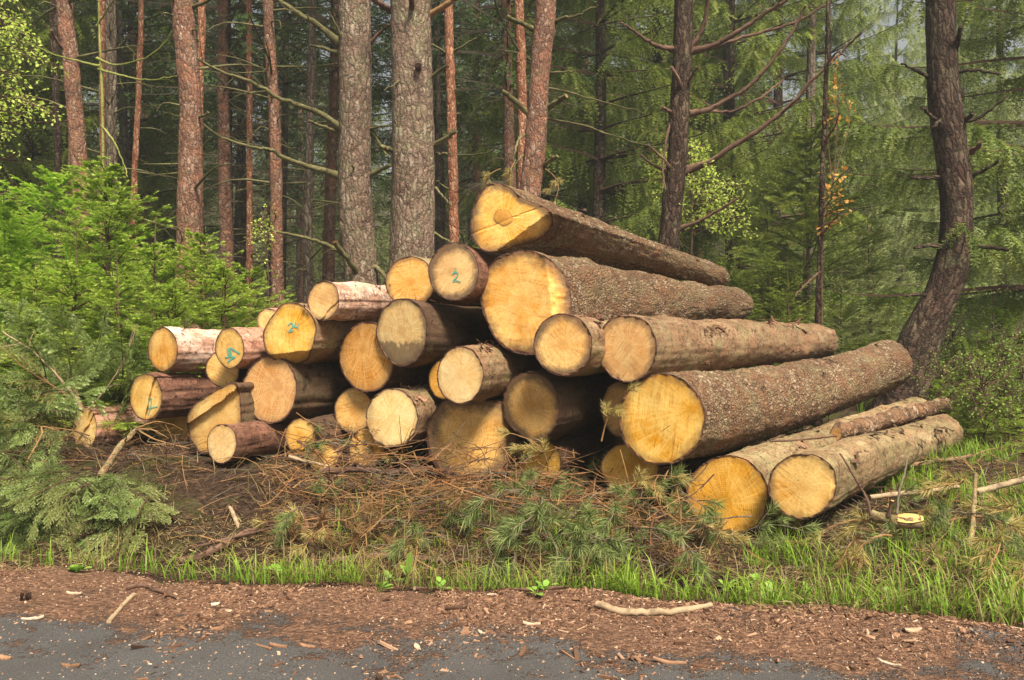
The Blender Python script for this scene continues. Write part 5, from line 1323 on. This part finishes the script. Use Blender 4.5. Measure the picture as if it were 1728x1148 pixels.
def grass():
    rng = np.random.default_rng(55); mb = MB()
    def scatter(cnt, fx, fy, hr, wr, thr, mat=0, lean=.35, ns=2.2, seed=1):
        x = fx(rng, cnt); y = fy(rng, cnt, x); p = np.stack((x, y, np.zeros(cnt)), -1)
        keep = vn(p, ns, seed) + .5 * vn(p, ns * 3.1, seed + 1) > thr
        p = p[keep]; p[:, 2] = gz(p[:, 0], p[:, 1]) - .01
        cl = .7 + .6 * (vn(p, 3.5, seed + 3) * .5 + .5)
        blades(mb, p, rng.uniform(*hr, len(p)) * cl, rng.uniform(*wr, len(p)), rng, mat, lean)
    U = lambda a, b: (lambda r, n: r.uniform(a, b, n))
    # along the road edge
    scatter(4600, lambda r, n: 3.0 - 6.2 * r.random(n) ** 2.0, lambda r, n, x: edge_y(x) + np.abs(r.normal(.0, .16, n)) + .01, (.015, .15), (.003, .008), .22, seed=3, lean=1.0, ns=3.6)
    scatter(1500, U(.1, 3.0), lambda r, n, x: edge_y(x) + np.abs(r.normal(.05, .2, n)) + .02, (.06, .26), (.004, .010), .22, lean=.85, seed=4, ns=3.5)
    scatter(450, U(-3.2, -.8), lambda r, n, x: edge_y(x) + np.abs(r.normal(.05, .1, n)) + .02, (.05, .2), (.004, .008), .2, lean=.8, seed=6, ns=4)
    # open verge on the right
    scatter(11000, U(1.5, 4.5), lambda r, n, x: r.uniform(3.7, 6.6, n), (.04, .18), (.003, .008), -.05, seed=5, lean=.8)
    scatter(2600, U(.2, 1.9), lambda r, n, x: edge_y(x) + r.uniform(.1, 1.0, n), (.06, .2), (.004, .008), .0, seed=7, lean=.5)
    scatter(1100, U(-1.4, .3), lambda r, n, x: edge_y(x) + r.uniform(.1, 1.2, n), (.05, .16), (.003, .006), .1, seed=8, lean=.6)
    scatter(3000, U(-2.4, 4), lambda r, n, x: edge_y(x) + np.abs(r.normal(0, .6, n)), (.04, .2), (.003, .006), -.3, mat=1, seed=9, lean=1.0)
    scatter(12000, U(-9, 12), lambda r, n, x: r.uniform(6.8, 16, n), (.08, .3), (.006, .014), .05, seed=12, lean=.6, ns=.8)
    return tag(mb.build('grass', [M['grass'], M['grass_dry']]), 'fresh green grass along the road edge and on the verge', 'grass', kind='stuff')
grass()

# ---- low green weeds
def weed(label, px, py, n, h, size, seed, group=None, tall=False, name='weed'):
    rng = np.random.default_rng(seed); g = ghit(px, py)[0]; r = empty(name, tuple(g)); tag(r, label, 'weed', group)
    for k in range(n):
        th = rng.uniform(0, 6.28); l = size * rng.uniform(.6, 1.2) * (1.9 if tall and k == 0 else 1)
        el = 1.35 if tall and k == 0 else rng.uniform(.3, 1.1); hh = h * rng.uniform(.3, 1)
        d = np.array((math.cos(th) * math.cos(el), math.sin(th) * math.cos(el), math.sin(el))); s = np.array((-math.sin(th), math.cos(th), 0))
        if tall and k == 0: s = np.array((1, 0, 0)); d = np.array((.1, -.1, 1.0))
        b = d * hh * .5 + np.array((0, 0, hh * .4)); mb = MB(); sticks(mb, [(0, 0, -.01)], [b], .0016, 0, .001)
        q = []; m = 6
        for i in range(m):
            t = i / (m - 1); wdt = l * (.16 if tall else .34) * math.sin(math.pi * min(1, t * .93 + .06)) ** .8
            c = b + d * l * t - np.array((0, 0, 1)) * l * .25 * t * t * (0 if tall and k == 0 else 1)
            q += [c - s * wdt + np.array((0, 0, .12 * wdt)), c, c + s * wdt + np.array((0, 0, .12 * wdt))]
        Fq = [(3 * i + a, 3 * i + a + 1, 3 * i + a + 4, 3 * i + a + 3) for i in range(m - 1) for a in (0, 1)]
        mb.add(np.array(q), np.array(Fq), 0, tip=np.full(len(q), rng.random() * .6))
        mb.build('leaf', M['weed'], r, smooth=True)
weed('upright dock like weed with broad leaves at the road edge, left of the middle', 478, 975, 6, .06, .075, 1)
weed('tall single leafed weed at the road edge before the pale faced log', 688, 985, 6, .07, .075, 2, tall=True)
weed('small rosette of pale green leaves at the left road edge', 130, 968, 9, .02, .07, 3)
for k, (px, py) in enumerate(((905, 1008), (920, 1000), (1190, 1010), (1225, 1000), (1262, 1005), (1275, 990), (1300, 1012), (1335, 1000), (1365, 1008), (1445, 1022), (1500, 1015), (1652, 1035), (1690, 1048), (1640, 1042), (640, 1003), (655, 990), (745, 1000), (790, 1000), (1110, 995))):
    weed('low round leafed weed among the grass at the road edge', px, py, 6, .06, .045, 20 + k, 'round leafed weeds at the road edge')

# ---- bark crumbs on the road
def shards(mb, p, L, W, T, rng, tip):
    N = len(p); th = rng.uniform(0, 6.28, N); tl = rng.normal(0, .25, N)
    d = np.stack((np.cos(th) * np.cos(tl), np.sin(th) * np.cos(tl), np.sin(tl)), -1); s = np.stack((-np.sin(th), np.cos(th), rng.normal(0, .2, N)), -1); u = np.cross(d, s)
    V = []
    for a, b, c in ((-1, -1, 0), (1, -1, 0), (1, 1, 0), (-1, 1, 0), (-1, -1, 1), (1, -1, 1), (1, 1, 1), (-1, 1, 1)):
        ja = (a * (1 - .35 * rng.random(N)))[:, None]; jb = (b * (1 - .6 * rng.random(N)) * (.75 if c else 1))[:, None]
        V.append(p + d * L[:, None] * .5 * ja + s * W[:, None] * .5 * jb + u * (T * c)[:, None])
    V = np.stack(V, 1).reshape(-1, 3); b = np.arange(N)[:, None] * 8
    Fq = np.concatenate([b + np.array([f]) for f in ((4, 5, 6, 7), (0, 1, 5, 4), (1, 2, 6, 5), (2, 3, 7, 6), (3, 0, 4, 7))])
    mb.add(V, Fq, 0, tip=np.repeat(tip, 8))
def bits_mat():
    t = NT('bark_crumbs'); a = t.attr('tip', 'Fac')
    c = t.ramp(a, [(.0, hexc('241a15')), (.3, hexc('453126')), (.55, hexc('70523f')), (.78, hexc('a07a5e')), (.92, hexc('bf9f83')), (1.0, hexc('dccbb2'))])
    n = t.noise(t.n('TexCoord').outputs['Object'], 60, 4)
    c = t.mix(t.math('MULTIPLY', t.fr(n, .4, .75), .4), c, (.07, .04, .028))
    return t.done(c, .9, t.bump(n, .6, .004), spec=.15)
M['bits'] = bits_mat()
def road_litter():
    rng = np.random.default_rng(66); mb = MB()
    def put(cnt, x0, x1, off, L, W, T, keepk, tipr):
        x = rng.uniform(x0, x1, cnt); y = edge_y(x) + off(cnt); p = np.stack((x, y, np.zeros(cnt)), -1)
        k = (vn(p, 2.3, 91) + .6 * vn(p, 7, 92)) * .5 + .5 * np.exp(-((y - edge_y(x) + .2) / .35) ** 2) > keepk
        p = p[k]; p[:, 2] = gz(p[:, 0], p[:, 1]) + .004; n = len(p)
        shards(mb, p, rng.lognormal(math.log(L), .45, n), rng.lognormal(math.log(W), .4, n), rng.lognormal(math.log(T), .4, n), rng, np.clip(rng.beta(2, 2, n) * (tipr[1] - tipr[0]) + tipr[0], 0, 1))
    put(42000, -3.2, 3.0, lambda n: -np.abs(rng.normal(0, .42, n)) + .05, .010, .004, .002, .15, (.1, 1.0))
    put(12000, -3.2, 3.0, lambda n: -np.abs(rng.normal(0, .45, n)) + .05, .020, .006, .003, .35, (.1, 1.0))
    put(2200, -3.2, 3.0, lambda n: -rng.uniform(-.1, 1.3, n), .035, .012, .005, .40, (.2, 1.0))
    put(170, -3.0, 3.0, lambda n: -rng.uniform(-.05, 1.25, n), .06, .016, .007, .1, (.2, .95))
    put(2200, -3.2, 3.0, lambda n: -rng.uniform(0, 1.4, n), .007, .006, .004, -.6, (.75, 1.0))
    put(9000, -3.2, 3.0, lambda n: np.abs(rng.normal(0, .5, n)), .018, .006, .003, -.3, (.0, .7))
    return tag(mb.build('bark_litter', M['bits']), 'crumbled bark and wood shreds scattered over the road', 'litter', kind='stuff')
road_litter()

# ---- single sticks and pieces
def stick(label, pts, r, mat, seed, D=None, lift=.0, taper=.75, name='stick', cat='stick', tip=None, twigs=0, sides=10, group=None):
    """pts: photograph points (px, py[, D]); without D they lie on the ground"""
    rng = np.random.default_rng(seed)
    q = np.array([(P(p[0], p[1], p[2]) if len(p) > 2 else ghit(p[0], p[1], r * .55 + lift)[0]) for p in pts])
    n = max(8, 5 * len(q)); s = spline(q, n) + rng.normal(0, r * .12, (n, 3))
    root = empty(name, tuple(q[0])) if tip else None
    mb = MB(); o = q[0]
    add_tube(mb, s - o, np.linspace(r, r * taper, n), sides, 0, seed=seed, wob=.22, capmat=1 if tip is None else None)
    for t in range(twigs):
        i = rng.integers(1, n - 2); d = nrm(nrm(s[i + 1] - s[i]) + rng.normal(0, .8, 3)); l = rng.uniform(.06, .2)
        polysticks(mb, np.array([s[i] - o, s[i] - o + d * l * .5 + rng.normal(0, .01, 3), s[i] - o + d * l]), r * .35, .001, 0)
    ob = mb.build(name, [M[mat], M['stem_pale']], smooth=True); ob.location = tuple(q[0])
    return tag(ob, label, cat, group)
stick('thick broken stick with fine roots at its upper end, leaning below the leftmost log', [(168, 805, 5.35), (200, 757, 5.5), (222, 733, 5.6), (234, 722, 5.62)], .021, 'bark_pale', 1, twigs=4)
for k, p in enumerate(([(232, 724, 5.62), (258, 726, 5.6), (282, 738, 5.6)], [(234, 722, 5.62), (262, 712, 5.6), (288, 716, 5.62)], [(236, 728, 5.62), (262, 742, 5.55), (298, 752, 5.5), (320, 757, 5.5)])):
    stick(('short forked root reaching right under the stepped log end', 'upper pale root wisp under the stepped log end', 'long pale root trailing right over the bare soil')[k], p, .007, 'twig_tan', 40 + k, twigs=5, taper=.3, name='root', cat='root')
stick('dark brown fallen branch low on the bank, left of the brush', [(305, 962), (345, 948), (385, 930), (420, 912), (452, 893)], .024, 'branch_brown', 2, lift=.02, twigs=3)
stick('long thin dark twig above the dark fallen branch', [(325, 942), (380, 930), (430, 915), (490, 902), (555, 885)], .009, 'branch_brown', 3, lift=.05, twigs=4)
stick('short pale stub standing on the bare bank', [(408, 905, 4.95), (398, 878, 5.05), (388, 856, 5.15)], .016, 'stem_pale', 4)
stick('splintered pale slat of wood in front of the buried broken log', [(487, 771, 5.3), (520, 779, 5.3), (558, 788, 5.3)], .013, 'stem_pale', 5, taper=.5)
stick('brown branch lying right of the splintered slat', [(540, 796, 5.3), (600, 793, 5.3), (660, 797, 5.3), (730, 790, 5.3)], .02, 'branch_brown', 6, twigs=4)
stick('reddish broken stub sloping down the bank below the brown branch', [(512, 868, 5.0), (522, 905, 4.8), (530, 950, 4.55)], .014, 'bark_red', 7)
stick('smooth pale branch lying on the bark mulch at the verge', [(1008, 1032), (1045, 1041), (1090, 1045), (1140, 1038), (1200, 1031)], .017, 'stem_pale', 8, lift=.006)
stick('pale fallen pole beyond the upright stick, its left half in the grass', [(1468, 839, 5.15), (1520, 834, 5.2), (1570, 828, 5.3), (1618, 821, 5.4)], .016, 'stem_pale', 9)
stick('whitish pole in the grass at the right edge', [(1648, 830, 5.1), (1690, 819, 5.15), (1760, 801, 5.2)], .022, 'stem_pale', 10)
stick('upright broken stick standing in the verge, grey above and bare below', [(1628, 990, 4.3), (1636, 930, 4.45), (1643, 860, 4.6), (1646, 800, 4.7)], .018, 'bark_pale', 11, taper=.6)
stick('brown stick lying right of the upright broken stick', [(1652, 905), (1690, 920), (1740, 936)], .016, 'bark_brown', 12, lift=.03)
stick('bent grey twig standing beside the rightmost log', [(1513, 868, 4.75), (1517, 832, 4.8), (1526, 800, 4.85), (1531, 775, 4.9)], .008, 'twig_grey', 13, taper=.7)
stick('straight twig lying across the two lowest right logs', [(1300, 745, 4.92), (1355, 742, 5.0), (1412, 736, 5.1)], .007, 'branch_brown', 14, taper=.7)
stick('dark twig leaning against the rightmost log', [(1470, 870, 4.5), (1462, 840, 4.55), (1440, 803, 4.65), (1418, 766, 4.8)], .007, 'branch_brown', 15, twigs=2)
stick('crooked bare branch sticking out below the lowest large log', [(1135, 990, 4.45), (1153, 945, 4.55), (1151, 915, 4.65), (1146, 900, 4.7)], .010, 'twig_grey', 16, twigs=3)
stick('side limb of the crooked bare branch running under the lowest large log', [(1146, 902, 4.7), (1170, 895, 4.7), (1195, 888, 4.72)], .008, 'twig_grey', 17, twigs=2)
stick('straw coloured stick on the road pointing at the verge, left', [(184, 1056), (205, 1032), (226, 1008)], .011, 'stem_pale', 18, lift=.006, taper=.9)
stick('dark curved stick on the road edge above the straw coloured stick', [(212, 1000), (240, 996), (265, 1003), (300, 1018)], .013, 'branch_brown', 19, lift=.006, taper=.5)
stick('long thin stem running down through the brush on the right half', [(1010, 848, 4.85), (1060, 880, 4.7), (1110, 930, 4.5), (1160, 975, 4.35)], .007, 'branch_brown', 20, twigs=4)
stick('dark fallen branch at the foot of the brush, mid picture', [(560, 958), (640, 948), (720, 952), (790, 962)], .018, 'branch_brown', 21, lift=.02, twigs=3)
stick('thin branch along the road edge below the brush', [(700, 1000), (790, 1000), (880, 1003), (960, 996)], .009, 'branch_brown', 22, lift=.01, twigs=3)
stick('brown branch in the tangle behind the pale fallen pole', [(1490, 790, 5.9), (1560, 782, 6.0), (1640, 770, 6.1)], .018, 'bark_pale', 23, twigs=4)
stick('arching dry stem among the boughs at the left edge', [(45, 780, 5.5), (70, 735, 5.6), (73, 720, 5.7), (120, 735, 5.7)], .006, 'twig_tan', 24, twigs=4)
# the forked pale stem in the cut boughs
stick('pale forked stem rising left from the leftmost log into the cut boughs', [(136, 690, 6.0), (122, 665, 5.95), (90, 628, 5.85), (50, 590, 5.75), (4, 560, 5.7)], .012, 'stem_pale', 25, taper=.4, twigs=7)
stick('pale stem rising right above the leftmost log', [(150, 690, 6.2), (180, 655, 6.15), (208, 610, 6.1), (232, 548, 6.05)], .008, 'stem_pale', 26, taper=.4, twigs=7)
stick('thick pale stub of a bough just above the leftmost log', [(138, 692, 6.05), (130, 672, 6.03), (124, 650, 6.0)], .020, 'bark_pale', 27, taper=.8)
# sawn stub with its upright peg
def stub():
    r = empty('sawn_branch', tuple(P(1480, 880, 4.45))); o = np.array(r.location); tag(r, 'short sawn branch with a yellow split face and an upright peg, in the grass', 'branch')
    mb = MB(); s = spline(np.array([P(1470, 868, 4.55), P(1500, 878, 4.5), P(1530, 882, 4.45), P(1555, 881, 4.42)]), 14)
    add_tube(mb, s - o, np.linspace(.030, .034, 14), 12, 0, seed=3, wob=.2, capmat=1)
    b = mb.build('bark', [M['bark_pale'], M['wood']], r, smooth=True)
    a = s[6] - o; c = s[-1] - o; e = nrm(c - a); up = np.array((0, -.65, .75)); sd = np.cross(e, up); mb = MB(); q = []
    for t in np.linspace(0, 1, 8):
        p = a + (c - a) * t + up * .031; w = .036 * math.sin(math.pi * min(1, .25 + t * .6)); q += [p - sd * w, p + up * .004, p + sd * w]
    Fq = [(3 * i + k, 3 * i + k + 1, 3 * i + k + 4, 3 * i + k + 3) for i in range(7) for k in (0, 1)]
    q = np.array(q); mb.add(q, np.array(Fq), 0, fuv=q * (1, 1, 1), rad=np.full(len(q), .5)); mb.build('split_face', M['wood_grey'], r, smooth=True)
    mb = MB(); add_tube(mb, np.array([P(1499, 872, 4.48), P(1502, 858, 4.48), P(1506, 845, 4.47)]) - o, np.array((.011, .010, .010)), 10, 0, capmat=1); mb.build('peg', [M['branch_brown'], M['wood']], r, smooth=True)
stub()
# single chips big enough to point at
def chip(label, px, py, L, W, rz, tone, cat='wood chip', name='wood_chip'):
    rng = np.random.default_rng(int(px + py)); g = ghit(px, py, .008)[0]; mb = MB(); m = 9; q = []
    for i in range(m):
        t = i / (m - 1); w = W * (.35 + .65 * math.sin(math.pi * (.1 + .8 * t))) * rng.uniform(.75, 1.15); z = .12 * L * (t - .5) ** 2 * 2 + rng.normal(0, .0012)
        for k in (-1, 0, 1): q.append(((t - .5) * L, k * w / 2, z + .004 * (1 - abs(k)) + .003))
    q = np.array(q); bt = q - (0, 0, .006); n = len(q)
    top = [(3 * i + k, 3 * i + 3 + k, 3 * i + 4 + k, 3 * i + 1 + k) for i in range(m - 1) for k in (0, 1)]
    bot = [(d + n, c + n, b + n, a + n) for a, b, c, d in top]
    rim = [(3 * i, n + 3 * i, n + 3 * i + 3, 3 * i + 3) for i in range(m - 1)] + [(3 * i + 5, n + 3 * i + 5, n + 3 * i + 2, 3 * i + 2) for i in range(m - 1)] + [(k + 1, n + k + 1, n + k, k) for k in (0, 1)] + [(3 * (m - 1) + k, n + 3 * (m - 1) + k, n + 3 * (m - 1) + k + 1, 3 * (m - 1) + k + 1) for k in (0, 1)]
    Q = np.vstack((q, bt)); mb.add(Q, np.array(top + bot + rim), 0, tip=np.full(2 * n, tone))
    o = mb.build(name, M['bits']); o.location = tuple(g); o.rotation_euler = (rng.normal(0, .08), rng.normal(0, .08), rz); tag(o, label, cat)
for a in (('white pebble sized chip on the grey road patch below the dark fallen branch', 363, 1027, .035, .025, .6, 1.0), ('pale pointed chip standing out on the grey road, left of centre', 704, 1098, .07, .022, 1.9, .95), ('reddish bark chunk on the road left of centre', 368, 1068, .05, .03, .2, .68),
          ('orange bark strip at the bottom of the frame, right of centre', 1130, 1124, .12, .022, -.25, .74), ('reddish bark strip right of the reddish bark chunk', 470, 1096, .07, .022, -.1, .66), ('second reddish bark strip close by, angled', 520, 1098, .07, .02, -.35, .7),
          ('light bark chip at the left bottom corner', 10, 1118, .05, .03, -.3, .78), ('flat pale chip on the mulch, right of centre', 897, 1060, .075, .016, .05, .93), ('long dark bark slab at the verge, centre', 770, 1035, .10, .02, .25, .3), ('pale thin splinter at the bottom right', 1500, 1130, .10, .014, -1.1, .97),
          ('grey flat chip on the mulch at the right', 1540, 1068, .075, .03, .2, .9), ('straw coloured sliver on the road at the left', 55, 1050, .09, .011, .2, .96), ('orange crumb at the right, under the grass edge', 1625, 1075, .035, .022, 1.0, .72), ('brown bark piece near the left bottom edge', 120, 1128, .07, .022, -.1, .6),
          ('curled pale strip on the grey road patch, centre', 812, 1075, .06, .014, 2.0, .97), ('pale chip near the left edge beside the pine cone', 125, 1006, .08, .014, -.2, .94)):
    chip(*a)
def cone():
    g = ghit(42, 1015, .022)[0]; mb = MB(); rng = np.random.default_rng(2)
    for k in range(70):
        t = k / 70; a = k * 2.399; r = .022 * math.sin(math.pi * (.12 + .8 * t)); c = np.array(((t - .5) * .05, r * math.cos(a), r * math.sin(a))); d = nrm(np.array((.35, math.cos(a), math.sin(a)))); s = nrm(np.cross(d, (1, 0, 0)))
        q = np.array((c * .5 - s * .004, c * .5 + s * .004, c + d * .008 + s * .006, c + d * .010, c + d * .008 - s * .006)); mb.add(q, np.array(((0, 1, 2), (0, 2, 3), (0, 3, 4))), 0, tip=np.full(5, .25 + .2 * rng.random()))
    o = mb.build('pine_cone', M['bits']); o.location = tuple(g); o.rotation_euler = (0, .2, .5); tag(o, 'open brown pine cone on the road at the left edge', 'pine cone')
cone()

# ---- bark hanging loose on the logs
def loose(log, n, t0, t1, mat, seed, a0=.6, a1=2.6, lmax=.22, lift=.03):
    root, A, B, r0, r1 = next(l for l in LOGS if l[0] is log)
    rng = np.random.default_rng(seed); d = nrm(B - A); L = np.linalg.norm(B - A); E1 = nrm(np.cross(d, (0, 0, 1.0))); E2 = np.cross(E1, d)
    for k in range(n):
        mb = MB()
        t = rng.uniform(t0, t1); a = rng.uniform(a0, a1); w = sstep(0, 1, min(1, t * 1.15)) * .45 + .55 * t ** .6; r = r0 + (r1 - r0) * w
        N = E1 * math.cos(a) + E2 * math.sin(a); T = -E1 * math.sin(a) + E2 * math.cos(a)
        g = rng.normal(0, .35); u = nrm(d * math.cos(g) + T * math.sin(g)); v = np.cross(N, u)
        l = rng.uniform(.4, 1) * lmax; wd = rng.uniform(.006, .022); c = A + d * L * t + N * (r + .008); m = 9; q = []
        for i in range(m):
            s = i / (m - 1) - .5; p = c + u * l * s + v * .02 * math.sin(9 * s + k) + N * (lift * rng.uniform(.7, 1) * max(0, 2 * s * (1 if k % 2 else -1)) ** 2 - (l * s) ** 2 / (2 * r) * abs(math.sin(g)))
            ww = wd * rng.uniform(.4, 1.1) * (1 - .7 * abs(2 * s) ** 3)
            q += [p - v * ww + N * .010 * rng.random(), p + N * .002, p + v * ww + N * .010 * rng.random()]
        q = np.array(q) - A; Fq = np.array([(3 * i + k2, 3 * i + k2 + 1, 3 * i + k2 + 4, 3 * i + k2 + 3) for i in range(m - 1) for k2 in (0, 1)])
        mb.add(q, Fq, 0, buv=q + seed)
        mb.build('loose_bark', M[mat], root)
loose(l16, 12, .02, .12, 'bark_red', 1, .9, 2.2, .13, .04)
loose(l25, 14, .5, .85, 'bark_red', 2, .7, 2.3, .3, .06); loose(l25, 5, .15, .5, 'bark_flaky', 12, .4, 2.0, .25)
loose(l26, 10, .15, .9, 'bark_dark', 3, -.2, 2.2, .14); loose(l27, 14, .08, .95, 'bark_dark', 4, .5, 2.3, .25); loose(l28, 12, .1, .95, 'bark_dark', 5, .2, 2.3, .25)
loose(l22, 6, .0, .08, 'bark_red', 6, .8, 2.2, .12, .05); loose(l15, 5, .01, .1, 'bark_pink', 7, .8, 2.3, .2); loose(l24, 6, .1, .9, 'bark_dark', 9, .0, 2.2, .14)
loose(l11, 4, .02, .3, 'bark_dark', 10, .3, 2.2, .12, .01); loose(l3, 4, .02, .2, 'bark_dark', 13, .5, 2.3, .18); loose(l19, 6, .01, .1, 'bark_pink', 14, .4, 2.2, .12); loose(l9, 5, .0, .1, 'bark_flaky', 15, .0, 2.0, .08)
# ------------------------------------------------------------------ light, sky, camera
SUN_EL, SUN_AZ = rad(55), rad(154)     # azimuth: from +Y clockwise towards +X is where the light comes from
w = bpy.data.worlds.new('World'); scene.world = w; w.use_nodes = True
nt = w.node_tree; nt.nodes.clear()
sky = nt.nodes.new('ShaderNodeTexSky'); sky.sky_type = 'NISHITA'; sky.sun_disc = False
sky.sun_elevation = SUN_EL; sky.sun_rotation = SUN_AZ; sky.dust_density = 4.0; sky.air_density = 1.0
hs = nt.nodes.new('ShaderNodeHueSaturation'); hs.inputs['Saturation'].default_value = .35
bg = nt.nodes.new('ShaderNodeBackground'); bg.inputs['Strength'].default_value = .055
ow = nt.nodes.new('ShaderNodeOutputWorld')
nt.links.new(sky.outputs[0], hs.inputs['Color']); nt.links.new(hs.outputs[0], bg.inputs[0]); nt.links.new(bg.outputs[0], ow.inputs[0])
sd = bpy.data.lights.new('sun', 'SUN'); sd.energy = 5.0; sd.angle = rad(14); sd.color = (1, .90, .74)
so = bpy.data.objects.new('sun', sd); COL.objects.link(so)
dirv = Vector((math.sin(SUN_AZ) * math.cos(SUN_EL), math.cos(SUN_AZ) * math.cos(SUN_EL), math.sin(SUN_EL)))
so.rotation_euler = dirv.to_track_quat('Z', 'Y').to_euler()
so.location = dirv * 50
cd = bpy.data.cameras.new('camera'); co = bpy.data.objects.new('camera', cd); COL.objects.link(co)
co.location = (0, 0, CAMZ); co.rotation_euler = (rad(90), 0, 0)
cd.sensor_width = 36; cd.lens = F / 1728 * 36; cd.clip_start = .05; cd.clip_end = 2000
scene.camera = co
vs = scene.view_settings; vs.view_transform = 'Standard'; vs.look = 'None'; vs.gamma = 1; vs.exposure = 0.92
scene.cycles.max_bounces = 6; scene.cycles.diffuse_bounces = 4; scene.cycles.transmission_bounces = 4; scene.cycles.transparent_max_bounces = 4
scene.cycles.use_denoising = True

# ------------------------------------------------------------------ the damp air between the trees
def air():
    mb = MB(); x0, x1, y0, y1, z0, z1 = -420, 420, -70, 420, -3.2, 46
    V = np.array([(x, y, z) for x in (x0, x1) for y in (y0, y1) for z in (z0, z1)], float)
    mb.add(V, np.array([(0, 1, 3, 2), (4, 6, 7, 5), (0, 4, 5, 1), (2, 3, 7, 6), (0, 2, 6, 4), (1, 5, 7, 3)]))
    m = bpy.data.materials.new('air'); m.use_nodes = True; t = m.node_tree; t.nodes.clear()
    o = t.nodes.new('ShaderNodeOutputMaterial'); v = t.nodes.new('ShaderNodeVolumePrincipled')
    v.inputs['Color'].default_value = (.86, .95, 1, 1); v.inputs['Density'].default_value = HAZE; v.inputs['Anisotropy'].default_value = .2
    t.links.new(v.outputs[0], o.inputs['Volume'])
    tag(mb.build('haze', m), kind='stuff')
HAZE = .0022
air()
scene.cycles.volume_bounces = 1
